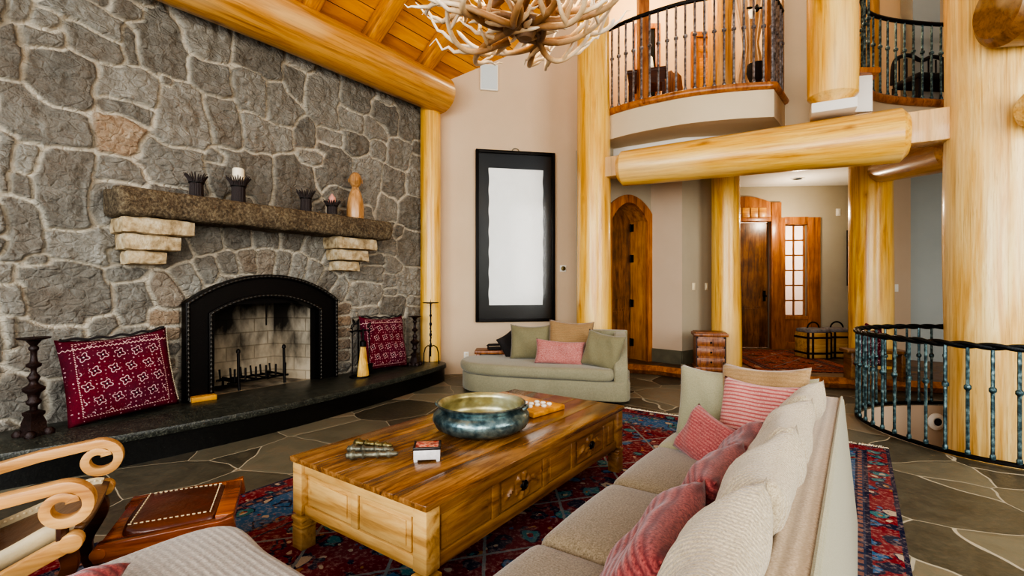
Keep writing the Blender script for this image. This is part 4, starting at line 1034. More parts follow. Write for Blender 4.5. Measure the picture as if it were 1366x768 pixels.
# ---- things on the hearth (top at .27)
def candlestick(label, p, h):
    root = thing('candlestick', label, 'candlestick', (p.x, p.y, .27), .4, 'turned candlesticks on the hearth'); k = h / .78
    mb = MB(); mb.lathe([(.15, 0), (.15, .02), (.12, .04), (.115, .1), (.085, .15), (.105, .165), (.105, .185), (.05, .2)], 4, Matrix.Diagonal((k * .66, k * .66, k, 1)), square=True); 
    for i in range(4):
        a = PI / 4 + i * PI / 2; mb.lathe([(.0, -.005), (.035, .0), (.04, .025), (.02, .05)], 10, Matrix.Diagonal((k, k, k, 1)) @ Matrix.Translation((.09 * math.cos(a), .09 * math.sin(a), 0)))
    mb.build('base', M['iron_brown'], root, ang=50)
    mb = MB(); prof = [(.03, .19), (.03, .235), (.055, .25), (.06, .27), (.04, .29), (.05, .33), (.085, .355), (.088, .375), (.045, .40), (.03, .42), (.04, .44), (.052, .46), (.035, .48), (.022, .50), (.025, .53), (.058, .545), (.06, .565), (.032, .58), (.024, .62), (.026, .665), (.04, .68), (.04, .695), (.025, .71), (.045, .735), (.06, .75)]
    mb.lathe([(r * k * .8, z * k) for r, z in prof], 20); mb.build('stem', M['iron_brown'], root, ang=60)
    mb = MB(); mb.lathe([(.04 * k, .75 * k), (.1 * k, .765 * k), (.105 * k, .775 * k), (.09 * k, .772 * k), (.03 * k, .765 * k)], 24); mb.lathe([(.006, .765 * k), (.001, .8 * k)], 6); mb.build('drip_pan', M['iron_brown'], root)
    return root
p = PF(45, 580, .27); candlestick('turned brown candlestick at the left end of the hearth', p, .78)
p = PF(556, 491, .27); candlestick('turned brown candlestick at the right end of the hearth, by the log post', Vector((-5.42, 5.06, 0)), .74)
p = Vector((-5.27, 5.24, .27))
st = thing('candle_stand', 'tall thin black iron candle stand on three bowed feet', 'candle stand', p)
mb = MB(); pts = [(0, 0, .12 + .8 * k / 40) for k in range(41)]; mb.tube(pts, [.011 + .009 * (k in (8, 9, 16, 17, 24, 25, 31)) for k in range(41)], 8); mb.tube([(.012 * math.cos(k * .8), .012 * math.sin(k * .8), .3 + .012 * k) for k in range(24)], .006, 5); mb.build('stem', M['iron'], st)
for k in range(3):
    a = 2 * PI * k / 3 + .4; mb = MB(); mb.tube([(r * math.cos(a), r * math.sin(a), z) for r, z in ((0, .27), (.05, .29), (.1, .26), (.125, .18), (.13, .01))], .009, 6); mb.build('foot', M['iron'], st)
mb = MB(); mb.lathe([(.02, .92), (.12, .93), (.122, .94), (.02, .938)], 20); mb.lathe([(.006, .935), (.001, .99)], 6); mb.build('drip_plate', M['iron'], st)
def kilim(label, p, lean, seed, w_, h_, twist):
    # stands on the hearth and leans on the stone
    up = Vector((-math.sin(lean), 0, math.cos(lean))); n = Vector((math.cos(lean), 0, math.sin(lean)))
    R_ = Matrix.Rotation(twist, 3, n); up = R_ @ up
    o = pillow('kilim_pillow', label, w_, h_, .2, M['kilim'], p, n, up, 'pillow', 'maroon kilim pillows on the hearth', .05, 26, seed, None)
    return o
a = kilim('large maroon kilim pillow with white motifs, left of the fireplace', Vector((-5.44, 1.50, .655)), .24, 3, .82, .76, .07)
b = kilim('maroon kilim pillow with white motifs, right of the fireplace', Vector((-5.45, 4.50, .665)), .2, 8, .76, .76, -.03)
for o_, s_ in ((a, .82), (b, .76)):
    mb = MB(); mb.tube([(x, .38 - .03 * (1 - (2 * x / s_) ** 2) + .008 * math.sin(40 * x), .02) for x in np.linspace(-s_ / 2 + .03, s_ / 2 - .02, 40)], .012, 6); mb.build('edge_ruffle', M['char'], o_)
mb = MB()
for y in np.linspace(-.33, .36, 40): mb.lathe([(.0, -.008), (.008, 0), (.0, .008)], 6, None, (.82 * .5 - .018 * (1 - (y / .38) ** 2), y, .0))
mb.build('bead_trim', M['candle_white'], a)
p = PF(257, 533, .27); mb = MB(); mb.box((0, 0, .025), (.12, .23, .05)); bx = mb.build('matchbox', m_plain('yellow_card', '#d69a2c', .6, 0, .1, 10, 0), None, (p.x + .11, p.y + .05, .27), (0, 0, -.12), bevel=.004)
tag(bx, 'long yellow matchbox on the hearth below the surround', 'matchbox')
mb = MB(); mb.box((0, 0, .0255), (.085, .232, .04)); mb.build('tray', M['candle_white'], bx)
# fireplace tools
p = Vector((-5.3, 3.98, .27)); ts = thing('tool_stand', 'black iron fireplace tool stand right of the surround', 'tool stand', p)
mb = MB(); mb.lathe([(.13, 0), (.13, .015), (.04, .03), (.015, .05)], 20); mb.build('base', M['iron'], ts)
mb = MB(); mb.tube([(-.03, 0, .03), (-.03, 0, .72)], .011, 8); mb.tube([(-.03 + .03 * math.sin(t), .04 * math.cos(t) - .04, .72 + .035 * math.sin(t * 2)) for t in np.linspace(0, 2 * PI, 20)], .008, 6); mb.build('stem', M['iron'], ts)
mb = MB(); mb.tube([(-.03, -.13, .6), (-.03, .13, .6)], .009, 6)
for y in (-.13, .0, .13): mb.tube([(-.03, y, .6), (.03, y, .585), (.045, y, .61)], .007, 6)
mb.build('hook_bar', M['iron'], ts)
br = thing('hearth_broom', 'hearth broom with straw bristles hanging on the tool stand', 'broom', (-5.23, 3.98, .285))
mb = MB(); mb.lathe([(.085, .005), (.082, .05), (.055, .25), (.04, .36), (.036, .40)], 16, Matrix.Diagonal((.6, 1, 1, 1))); mb.build('bristles', M['straw'], br)
mb = MB(); mb.lathe([(.04, .385), (.04, .45), (.014, .47), (.012, .62)], 12); mb.build('handle', M['iron'], br)
for y, lab, kind in ((-.13, 'iron poker hanging on the left of the tool stand', 0), (.13, 'iron shovel hanging on the right of the tool stand', 1)):
    t = thing('fire_poker' if kind == 0 else 'fire_shovel', lab, 'fire tool', (-5.275, 3.98 + y, .29))
    mb = MB(); mb.tube([(0, 0, .03), (0, 0, .55), (.0, 0, .62)], .007, 6); mb.build('shaft', M['iron'], t)
    mb = MB(); mb.tube([(.02 * math.sin(a_), .02 * math.cos(a_), .65 + .03 * math.cos(a_)) for a_ in np.linspace(0, 5.6, 14)], .007, 6); mb.build('grip', M['iron'], t)
    mb = MB()
    if kind: mb.prism([(-.008, -.05), (.008, -.05), (.008, .05), (-.008, .05)], .0, .14)
    else: mb.tube([(0, 0, .05), (.0, .0, .0), (.03, 0, .03)], .007, 6)
    mb.build('blade' if kind else 'hook', M['iron'], t)
# ================================================================== ON THE PICTURE WALL
def wall_item(name, label, cat, seg, px, z, off=.0, group=None):
    P, yaw, p = frame_on(*seg, px, z, off); return thing(name, label, cat, P, yaw, group), p
xl = wall_at(635, 0, *ART); xr = wall_at(740, 0, *ART); AW = (xr - xl).length
ar, pc = wall_item('framed_artwork', 'large black framed white paper relief under glass on the tan wall', 'picture', ART, 687.5, 0, .0)
za, zb_ = zat(428.5, pc.y), zat(202.5, pc.y); ar.location.z = (za + zb_) / 2; AH = zb_ - za
mb = MB(); fw = .05
for s in (-1, 1): mb.box((s * (AW / 2 - fw / 2), -.035, 0), (fw, .07, AH)); mb.box((0, -.035, s * (AH / 2 - fw / 2)), (AW - 2 * fw, .07, fw))
mb.build('frame', M['iron'], ar, bevel=.006)
mb = MB(); mb.box((0, -.008, 0), (AW - 2 * fw, .012, AH - 2 * fw)); mb.build('mat_board', M['matboard'], ar)
pw_, ph_ = AW * .685, AH * .80
mb = MB(); n1, n2 = 30, 70; vs = []
for j in range(n2 + 1):
    for i in range(n1 + 1):
        u, v = -1 + 2 * i / n1, -1 + 2 * j / n2
        e_ = 1 + .012 * math.sin(v * 21) * (abs(u) > .99) 
        zz_ = .008 + .004 * math.sin(u * 7 + v * 5) * math.sin(v * 9) + .006 * math.exp(-((math.hypot(u + .0, (v - .25) * 2) - .55) / .08) ** 2)
        vs.append((u * pw_ / 2 * e_ + .01, -.016 - zz_, v * ph_ / 2 - .01))
mb.add(vs, [(j * (n1 + 1) + i, j * (n1 + 1) + i + 1, (j + 1) * (n1 + 1) + i + 1, (j + 1) * (n1 + 1) + i) for j in range(n2) for i in range(n1)])
mb.build('paper_relief', M['paper'], ar)
mb = MB(); mb.box((0, -.048, 0), (AW - 2 * fw, .004, AH - 2 * fw)); mb.build('glass', M['picture_glass'], ar)
mb = MB(); mb.tube([(.06 * math.cos(t), -.02, AH / 2 + .05 * math.sin(t)) for t in np.linspace(0, PI, 12)], .008, 6); mb.build('hanging_loop', M['pewter'], ar)
o, p = wall_item('wall_speaker', 'pale rectangular wall speaker high on the tan wall', 'speaker', ART, 652, 0); o.location.z = zat(104.5, p.y)
mb = MB(); mb.box((0, -.03, 0), (.30, .05, .43)); mb.build('case', M['white'], o, bevel=.008)
mb = MB(); mb.box((0, -.057, 0), (.265, .008, .395)); mb.build('grille', M['blueplate'], o)
def plate(name, label, cat, seg, px, py, w_, h_, mat, kind='switch', group=None):
    o, p = wall_item(name, label, cat, seg, px, 0, .0, group); o.location.z = zat(py, p.y)
    mb = MB(); mb.box((0, -.006, 0), (w_, .012, h_)); mb.build('cover_plate', mat, o, bevel=.003)
    mb = MB()
    if kind == 'outlet':
        for s in (-1, 1): mb.box((0, -.014, s * .025), (.035, .006, .03))
        mb.build('socket', M['cream'], o)
    elif kind == 'dial': mb.lathe([(.04, 0), (.036, .03), (.02, .034)], 18, Matrix.Translation((0, -.012, 0)) @ Matrix.Rotation(PI / 2, 4, 'X')); mb.build('dial', M['brass'], o)
    else: mb.box((0, -.015, 0), (w_ * .4, .01, h_ * .55)); mb.build('rocker', mat, o, bevel=.002)
    return o
plate('wall_outlet', 'white wall outlet low on the tan wall, left of the chaise', 'outlet', ART, 622, 474, .08, .125, M['white'], 'outlet')
plate('thermostat', 'small round thermostat between the framed relief and the tall log', 'thermostat', ART, 751, 358, .11, .11, M['white'], 'dial')
plate('light_switch', 'left of the two cream light switches beside the carved chest', 'light switch', SWB, 925, 382, .075, .125, M['cream'], 'switch')
plate('light_switch', 'right of the two cream light switches beside the carved chest', 'light switch', SWB, 942, 382, .075, .125, M['cream'], 'switch')
plate('light_switch', 'white triple light switch on the pink wall right of the basket column', 'light switch', ((6.3, 8.35), (7.05, 8.55)), 1193, 384, .16, .13, M['white'], 'switch')
plate('motion_sensor', 'small white sensor high on the entry wall right of the sidelight', 'sensor', ENB, 1118, 283, .09, .15, M['white'], 'switch')
P, yw, p = frame_on(*ENR, 1130, 0, .0)
pr = thing('framed_picture', 'dark framed picture on the right wall of the entry', 'picture', (P.x, P.y, zat(345, p.y)), yw)
mb = MB()
for s in (-1, 1): mb.box((s * .32, -.02, 0), (.08, .04, 1.15)); mb.box((0, -.02, s * .535), (.56, .04, .08))
mb.build('frame', M['iron'], pr, bevel=.006); mb = MB(); mb.box((0, -.008, 0), (.56, .012, 1.0)); mb.build('print', m_plain('grey_green_print', '#5f7774', .3, 0, .4, 6, 0), pr)
q = Vector((*C(5.55, 9.4), 3.55)); dl = thing('downlight', 'round recessed downlight in the entry ceiling', 'ceiling light', q)
mb = MB(); mb.lathe([(.12, -.012), (.12, 0), (.085, 0), (.085, -.012)], 24); mb.build('trim_ring', M['white'], dl); mb = MB(); mb.lathe([(.085, -.008), (.085, -.002)], 24); mb.build('lens', M['downlight'], dl)
point('downlight_lamp', q + Vector((0, 0, -.7)), 34, (1, .86, .66), .08)

# ================================================================== RUGS
RX, RY, RHX, RHY = -1.63, 2.42, 1.85, 3.0
m_r = m_rug('persian_rug', RHX, RHY, .62, hexc('#7d1f2b'), '#3f6d95', '#3f7f83', '#c9b49a', '#8a2430', '#232844')
rg = tag(MB().box((0, 0, .006), (RHX * 2, RHY * 2, .012)).build('persian_rug', m_r, None, (RX, RY, .001)), 'large red and blue patterned rug under the coffee table and sofa', 'rug')
mb = MB()
for k in range(360):
    x = -RHX + 2 * RHX * (k + random.random()) / 360; l = random.uniform(.05, .09)
    for s in (1, -1): mb.tube([(x, s * (RHY - .005), .008), (x + random.uniform(-.01, .01), s * (RHY + l / 2), .009), (x + random.uniform(-.02, .02), s * (RHY + l), .005)], .0045, 4)
tag(mb.build('fringe', M['candle_white'], rg), None, None, None, 'stuff')
m_r2 = m_rug('entry_rug', .78, 1.3, .3, hexc('#b85a38'), '#8f4a34', '#a86f44', '#dcbc96', '#b85a38', '#5a3022', .13)
q = C(4.75, 8.60); tag(MB().box((0, 0, .006), (1.56, 2.6, .012)).build('entry_rug', m_r2, None, (q[0], q[1], .151), (0, 0, AN - .16)), 'small rust patterned rug before the front door', 'rug')

# ================================================================== COFFEE TABLE
TX0, TX1, TY0, TY1, TZ = -2.555, -1.49, 1.455, 3.60, .516
tx, ty = (TX0 + TX1) / 2, (TY0 + TY1) / 2; TW, TL = TX1 - TX0, TY1 - TY0
ct = thing('coffee_table', 'long low wooden coffee table with panelled sides and carved drawers', 'table', (tx, ty, .012)); z_ = TZ - .012
mb = MB()
for k in range(5): mb.box((-TW / 2 + TW * (k + .5) / 5, 0, z_ - .014), (TW / 5 - .002, TL, .028))
mb.build('tabletop', M['table_top'], ct, bevel=.004)
for sx in (-1, 1):
    for sy in (-1, 1):
        mb = MB(); cx, cy = sx * (TW / 2 - .055), sy * (TL / 2 - .055)
        mb.box((cx, cy, z_ - .17), (.085, .085, .284)); mb.box((cx, cy, .165), (.098, .098, .022)); mb.box((cx, cy, .142), (.086, .086, .03)); mb.box((cx, cy, .122), (.096, .096, .014)); mb.box((cx, cy, .0575), (.088, .088, .115))
        mb.build('leg', M['table_side'] if sy > 0 else M['table_end_lit'], ct, bevel=.005)  # near legs take the paler wood, with the light put into its colour
ap0, ap1 = .185, z_ - .028
def face_panels(axis, s):
    """rails, stiles and raised panels on one side; axis 0 = ends, 1 = long sides"""
    Lh = (TW if axis == 0 else TL) / 2 - .1; dpt = (TL if axis == 0 else TW) / 2 - .03; mat = M['table_end_lit'] if axis == 0 else M['table_side']
    def bx(mb, u, z, du, dz, th, o_): 
        c, d = ((u, s * (dpt + o_ - th / 2), z), (du, th, dz)) if axis == 0 else ((s * (dpt + o_ - th / 2), u, z), (th, du, dz)); mb.box(c, d)
    mb = MB(); bx(mb, 0, ap1 - .03, 2 * Lh, .06, .03, .0); bx(mb, 0, ap0 + .03, 2 * Lh, .06, .03, .0); 
    n = 2 if axis == 0 else 5; wcell = 2 * Lh / n; cells = [(-Lh + wcell * (k + .5), wcell) for k in range(n)]
    if axis == 1:
        ws = [.44, .5, .36, .5, .2]; tot = sum(ws); ws = [w_ * 2 * Lh / tot for w_ in ws]; cells = []; u = -Lh
        for w_ in ws: cells.append((u + w_ / 2, w_)); u += w_
    for k in range(1, n): 
        u = cells[k][0] - cells[k][1] / 2; bx(mb, u, (ap0 + ap1) / 2, .055, ap1 - ap0 - .12, .03, .0)
    bx(mb, 0, (ap0 + ap1) / 2, 2 * Lh, ap1 - ap0, .01, -.02)
    mb.build('apron', mat, ct, bevel=.003)
    for k, (u, wd) in enumerate(cells):
        drawer = axis == 1 and k in (1, 3); pw2 = wd - .055; ph2 = ap1 - ap0 - .12
        q = MB(); bx(q, u, (ap0 + ap1) / 2, pw2 - .012, ph2 - .01, .016, -.008); bx(q, u, (ap0 + ap1) / 2, pw2 - .07, ph2 - .055, .02, -.002)
        if drawer:
            dr = None
            nu, nv = 46, 16; vs = []
            for j in range(nv + 1):
                for i in range(nu + 1):
                    a_, b_ = -1 + 2 * i / nu, -1 + 2 * j / nv; X_, Z__ = a_ * pw2 * .46, b_ * ph2 * .44
                    rad = math.hypot(X_, Z__); th_ = math.atan2(Z__, X_)
                    hh = .013 * (math.sin(th_ * 6) * .5 + .5) * (rad < .075) + .015 * max(0, math.sin(abs(X_) * 62 + math.sin(Z__ * 70) * 1.6)) * max(0, math.cos(Z__ * 48)) * (rad >= .075)
                    hh *= (abs(a_) < .97) * (abs(b_) < .93)
                    vs.append((s * (dpt - .0015 + hh), u + X_, (ap0 + ap1) / 2 + Z__))
            q.add(vs, [(j * (nu + 1) + i, j * (nu + 1) + i + 1, (j + 1) * (nu + 1) + i + 1, (j + 1) * (nu + 1) + i) for j in range(nv) for i in range(nu)])
        po = q.build('drawer' if drawer else 'panel', mat, ct, bevel=0 if drawer else .003)
        if drawer:
            h = MB(); c = Vector((s * (dpt + .004), u, (ap0 + ap1) / 2)); h.lathe([(.03, 0), (.028, .004), (.01, .008)], 12, Matrix.Translation(c) @ Matrix.Rotation(s * PI / 2, 4, 'Y'))
            h.tube([c + Vector((s * .012, .022 * math.sin(t), -.012 - .022 * math.cos(t) + .02)) for t in np.linspace(0, 2 * PI, 14)], .005, 6); h.build('drawer_pull', M['iron'], po)
for a_ in (0, 1):
    for s in (-1, 1): face_panels(a_, s)
mb = MB(); mb.box((0, 0, ap0 + .01), (TW - .12, TL - .12, .016)); mb.build('bottom_board', M['darkwood'], ct)
# bowl
p = PF(643, 572, TZ); bw = thing('bronze_bowl', 'wide shallow patinated bronze bowl with two lugs on the coffee table', 'bowl', (-2.0, 2.45, TZ)); 
k = 1.16
mb = MB(); mb.lathe([(r * k, z * k) for r, z in ((.13, 0), (.2, .004), (.255, .035), (.272, .07), (.268, .095), (.245, .118), (.232, .125), (.235, .14), (.248, .147), (.25, .155), (.24, .158))], 56); mb.v = mb.v; mb.f = mb.f[:-1]
mb.build('bowl_body', M['bronze'], bw, ang=60)
mb = MB(); mb.lathe([(r * k, z * k) for r, z in ((.24, .158), (.225, .145), (.222, .125), (.24, .1), (.25, .07), (.235, .04), (.19, .016), (.05, .012))], 56); mb.f = [f for f in mb.f if len(f) == 4] + [f for f in mb.f if len(f) > 4][1:]
mb.build('bowl_inside', M['bronze_in'], bw, ang=60)
for a in (3.55, .41):
    mb = MB(); cxx, cyy = .245 * k * math.cos(a), .245 * k * math.sin(a); mb.tube([(cxx + .02 * math.cos(a) * math.sin(t) - .045 * math.sin(a) * math.cos(t), cyy + .02 * math.sin(a) * math.sin(t) + .045 * math.cos(a) * math.cos(t), .135 * k + .01 * math.sin(t)) for t in np.linspace(0, PI, 12)], .011, 8); mb.build('lug', M['bronze'], bw)
# game board with white pieces
p = PF(703, 541, TZ); gb = thing('game_board', 'pale wooden game tray at the far end of the coffee table', 'game board', (-2.17, 3.10, TZ), -.15)
mb = MB(); mb.box((0, 0, .018), (.66, .36, .036)); mb.build('board', M['rafter'], gb, bevel=.006); 
mb = MB(); mb.box((-.15, 0, .0375), (.34, .32, .004)); mb.build('sliding_lid', M['arm'], gb, bevel=.001)
mats = M['white']; k = 0
for i in range(4):
    for j in range(3):
        if (i, j) in ((3, 0), (0, 2)): continue
        lx, ly = .09 + .055 * i + .010 * (j % 2), -.09 + .075 * j + .008 * i; ca, sa = math.cos(-.15), math.sin(-.15)
        mb = MB(); mb.lathe([(.0, 0), (.017, .001), (.022, .010), (.015, .019), (.0, .021)], 10); o = mb.build('game_piece', mats, None, (-2.17 + lx * ca - ly * sa, 3.10 + lx * sa + ly * ca, TZ + .036)); tag(o, 'small round white game piece on the wooden game tray', 'game piece', 'white pieces on the game tray')
# box
p = PF(562, 614, TZ); tb = thing('trinket_box', 'small inlaid white and red trinket box on the coffee table', 'box', (p.x - .0, p.y + .045, TZ), AN + .12); tb.scale = (1.4, 1.4, 1.4)
mb = MB(); mb.box((0, 0, .026), (.10, .085, .036)); 
for sx in (-1, 1):
    for sy in (-1, 1): mb.box((sx * .042, sy * .035, .005), (.014, .012, .012))
mb.build('box_body', m_plain('bone_inlay', '#d9d3cf', .35, 0, .25, 60, 0), tb, bevel=.002)
ml = Mat('red_inlay_lid', .3, .5); x, y, z = ml.xyz(); e_ = (x.abs() * -1.0 + .051).mn(y.abs() * -1.0 + .0435)
ml.color(ml.mix(e_.lt(.008), ml.ramp(ml.noise(45, None, 2), [(.42, '#a8392c'), (.52, '#d99a80'), (.6, '#7a231f')]), '#1a1210'))
mb = MB(); mb.box((0, 0, .050), (.104, .089, .010)); mb.build('lid', ml.m, tb, bevel=.002)
# three turned metal rods
for k, (px, py, yw_, ln, lab, mt) in enumerate(((496, 608, .16, .28, 'nearest of three turned metal rods lying on the coffee table', 'pewter'), (494, 601, -.02, .27, 'middle of three turned metal rods lying on the coffee table', 'pewter'), (497, 594, -.22, .25, 'farthest of three turned metal rods lying on the coffee table', 'brass'))):
    p = PF(px, py, TZ + .02); r0 = .018; prof = [(.004, -ln / 2), (.016, -ln / 2 + .008)]
    mb = MB(); n = 26
    for i in range(1, n):
        t = i / n; rr = r0 * (.75 + .25 * (1 - t)) * (1.55 if i in (3, 4, 9, 16, 21, 22) else 1); prof.append((rr, -ln / 2 + ln * t))
    prof += [(.006, ln / 2)]
    mb.lathe(prof, 14); o = mb.build('metal_rod', M[mt], None, (p.x, p.y, TZ + .0285), (PI / 2, 0, AN + PI / 2 + yw_ - .05), ang=50)
    tag(o, lab, 'ornament', 'metal rods on the coffee table')

# ================================================================== LONG SOFA
sf = thing('sofa', 'long oatmeal sofa seen from behind its back, right of the coffee table', 'sofa', (-.5, 1.9, 0))
def L_(x, y, z): return (x + .5, y - 1.9, z)
SY0, SY1 = .35, 3.50
mb = MB(); softbox(mb, L_(-.53, (SY0 + SY1) / 2, .165), (.92, SY1 - SY0, .27), .0, 10, .03); mb.build('sofa_base', M['sofa_seat'], sf, ang=80)
for y0, y1 in ((2.98, 3.37), (2.29, 2.98), (1.60, 2.29), (.91, 1.60), (.5, .91)):
    mb = MB(); softbox(mb, L_(-.68, (y0 + y1) / 2, .375), (.70, y1 - y0 - .006, .19), .025, 12, .055); mb.build('seat_cushion', M['sofa_seat'] if y0 < 2.9 else M['sofa_out'], sf, ang=80)
def profile_y(mb, prof, y0, y1, n=1):
    vs = []; m_ = len(prof)
    for k in range(n + 1): vs += [L_(x, y0 + (y1 - y0) * k / n, z) for x, z in prof]
    fs = [(k * m_ + i, k * m_ + (i + 1) % m_, (k + 1) * m_ + (i + 1) % m_, (k + 1) * m_ + i) for k in range(n) for i in range(m_)] + [tuple(range(m_)), tuple(n * m_ + i for i in range(m_))]
    return mb.add(vs, fs)
mb = MB(); profile_y(mb, [(-.36, .2), (-.20, .75), (-.18, .785), (-.095, .785), (-.085, .775), (-.04, .2)], SY0, SY1); mb.build('sofa_back', M['sofa_cord'], sf, bevel=.02, bseg=3)
mb = MB(); profile_y(mb, [(-.06, .05), (-.10, .76), (-.085, .788), (-.07, .775), (-.002, .05)], SY0 - .01, SY1 + .01); mb.build('back_panel', M['sofa_out'], sf, bevel=.006)
mb = MB(); mb.tube([L_(-.082, SY0 + (SY1 - SY0) * k / 30, .788) for k in range(31)], .008, 6); mb.build('piping', M['sofa_out'], sf)
for y0, y1 in ((SY1 - .13, SY1), (SY0, SY0 + .15)):
    mb = MB(); softbox(mb, L_(-.57, (y0 + y1) / 2, .34), (.84, y1 - y0, .62), .01, 10, .05); mb.build('sofa_arm', M['sofa_out'], sf, ang=80)
# pillows on the sofa
SEAT = .47
def sofa_pillow(label, x, y, z, w_, h_, t_, mat, lean, turn, seed, roll=0, piping=None):
    n = Vector((-math.cos(lean), 0, math.sin(lean))); up = Vector((math.sin(lean), 0, math.cos(lean)))
    Rz = Matrix.Rotation(turn, 3, 'Z'); n, up = Rz @ n, Rz @ up; up = Matrix.Rotation(roll, 3, n) @ up
    return pillow('throw_pillow', label, w_, h_, t_, M[mat], (x, y, z), n, up, 'pillow', 'pillows along the long sofa', .06, 22, seed, None, piping)
sofa_pillow('cream ribbed back pillow nearest the camera on the long sofa', -.31, 1.13, .69, .66, .55, .19, 'beige_pillow', .47, .05, 1)
sofa_pillow('cream ribbed back pillow second from the camera on the long sofa', -.305, 1.75, .69, .66, .55, .19, 'beige_pillow', .47, .02, 2)
sofa_pillow('cream ribbed back pillow third from the camera on the long sofa', -.305, 2.32, .69, .62, .55, .19, 'beige_pillow', .46, -.03, 3)
sofa_pillow('cream ribbed back pillow at the far corner of the long sofa', -.29, 2.93, .69, .5, .54, .17, 'beige_pillow', .42, -.1, 4)
sofa_pillow('red ribbed pillow nearest the camera on the long sofa', -.52, 1.46, .62, .60, .38, .16, 'red_pillow', .6, .08, 5)
sofa_pillow('red ribbed pillow in the middle of the three leaning on cream pillows', -.505, 2.02, .62, .56, .38, .16, 'red_pillow', .58, .02, 6)
sofa_pillow('red ribbed pillow behind the middle one, before the striped pillow', -.485, 2.52, .61, .5, .36, .15, 'red_pillow', .55, .0, 7)
sofa_pillow('sage pillow standing against the far arm of the long sofa', -.76, 3.29, .69, .46, .48, .13, 'sofa_out', .2, 1.5, 8)
sofa_pillow('tan pillow behind the red striped one at the far end of the sofa', -.47, 3.20, .73, .52, .52, .13, 'tan_pillow', .3, 1.3, 9, .06)
sofa_pillow('red and cream striped pillow at the far end of the sofa', -.46, 3.06, .69, .48, .46, .13, 'red_stripe', .38, 1.3, 10, .02)
sofa_pillow('small dusty red pillow lying askew on the far seat cushion', -.70, 2.86, .585, .38, .30, .12, 'red_dusty', .5, 1.0, 11, -.22)
sofa_pillow('pale sage pillow tucked behind the tan pillow at the sofa corner', -.42, 3.36, .68, .46, .46, .11, 'sofa_out', .2, 1.5, 12)

# ================================================================== GREEN CHAISE
q = C(1.42, 5.92); ch = thing('chaise_longue', 'sage green rounded chaise longue below the framed relief', 'chaise longue', (q[0], q[1], 0), yaw_cam(.978, -.21))
def rpoly(P, n=6): return [(p.x, p.y) for p in spline([(*p, 0) for p in P], n, True)]
out = rpoly([(-.02, .0), (-.6, -.01), (-1.2, .0), (-1.7, .05), (-2.08, .2), (-2.28, .5), (-2.26, .82), (-2.0, 1.06), (-1.5, 1.14), (-.8, 1.14), (-.02, 1.12), (-.0, .5)])
mb = MB(); mb.prism(out, .03, .27); mb.build('chaise_base', M['olive'], ch, bevel=.02, ang=50)
def inflate(poly, z0, z1, r, bul):
    """cushion over an outline, with rounded rim"""
    mb = MB(); c = sum((Vector((*p, 0)) for p in poly), Vector()) / len(poly); n = len(poly); rings = []
    prof = [(0, z0, 1)] ; K = 6
    prof = [(r * (1 - math.sin(PI / 2 * k / K)), z0 + r * (1 - math.cos(PI / 2 * k / K))) for k in range(K + 1)]
    prof = [(r - r * math.sin(t), z0 + r - r * math.cos(t)) for t in np.linspace(0, PI / 2, K)] + [(r - r * math.sin(t), z1 - r - r * math.cos(t)) for t in np.linspace(PI / 2, PI, K)]
    vs = []
    for ins, z in prof:
        for p in poly:
            d = Vector((*p, 0)) - c; L = d.length; vs.append(tuple((c + d * ((L - ins) / L)).xy) + (z,))
    for f in (.8, .6, .4, .2, .02):
        for p in poly:
            d = Vector((*p, 0)) - c; L = d.length; vs.append(tuple((c + d * (((L - r) / L) * f)).xy) + (z1 + bul * (1 - f * f),))
    R = len(prof) + 5
    fs = [(k * n + i, k * n + (i + 1) % n, (k + 1) * n + (i + 1) % n, (k + 1) * n + i) for k in range(R - 1) for i in range(n)] + [tuple(range(n)), tuple((R - 1) * n + i for i in range(n))]
    return mb.add(vs, fs)
sp_ = rpoly([(-.18, -.0), (-.6, -.03), (-1.2, -.02), (-1.7, .03), (-2.1, .18), (-2.31, .5), (-2.28, .82), (-2.0, 1.05), (-1.5, 1.0), (-.8, .98), (-.2, .97), (-.17, .5)])
inflate(sp_, .275, .425, .06, .02).build('seat_cushion', M['olive'], ch, ang=80)
mb = MB(); mb.prism(rpoly([(-.05, .98), (-.7, .985), (-1.40, .98), (-1.46, 1.06), (-1.40, 1.14), (-.7, 1.15), (-.05, 1.14), (0, 1.06)]), .2, .82); mb.build('chaise_back', M['olive'], ch, bevel=.03, bseg=3, ang=50)
mb = MB(); pr_ = [(0, .03), (-.0, .44), (.06, .50), (.35, .68), (.75, .79), (1.12, .82), (1.14, .03)]; m_ = len(pr_)
mb.add([(-.17, b, z) for b, z in pr_] + [(.0, b, z) for b, z in pr_], [tuple(range(m_)), tuple(range(2 * m_ - 1, m_ - 1, -1))] + [(k, (k + 1) % m_, (k + 1) % m_ + m_, k + m_) for k in range(m_)])
mb.build('chaise_arm', M['olive'], ch, bevel=.035, bseg=4, ang=50)
def cam_pillow(label, px, py, Y, w_, h_, t_, mat, lean, turn, seed, group, roll=0, name='throw_pillow'):
    n = Vector((*C(0, -math.cos(lean)), math.sin(lean))); up = Vector((*C(0, math.sin(lean)), math.cos(lean)))
    Rz = Matrix.Rotation(turn, 3, 'Z'); n, up = Rz @ n, Rz @ up; up = Matrix.Rotation(roll, 3, n) @ up
    return pillow(name, label, w_, h_, t_, M[mat], PD(px, py, Y), n, up, 'pillow', group, .06, 22, seed)
G = 'pillows on the green chaise'
cam_pillow('olive pillow at the left of the chaise back', 708, 456, 6.78, .58, .5, .16, 'olive_d', .2, -.1, 21, G)
cam_pillow('tan pillow standing tallest on the green chaise', 761, 455, 6.62, .62, .58, .16, 'tan_pillow', .25, -.15, 22, G, -.05)
cam_pillow('pink lumbar pillow in front of the tan one on the chaise', 747, 470, 6.38, .66, .33, .15, 'pink', .25, -.12, 23, G, -.06)
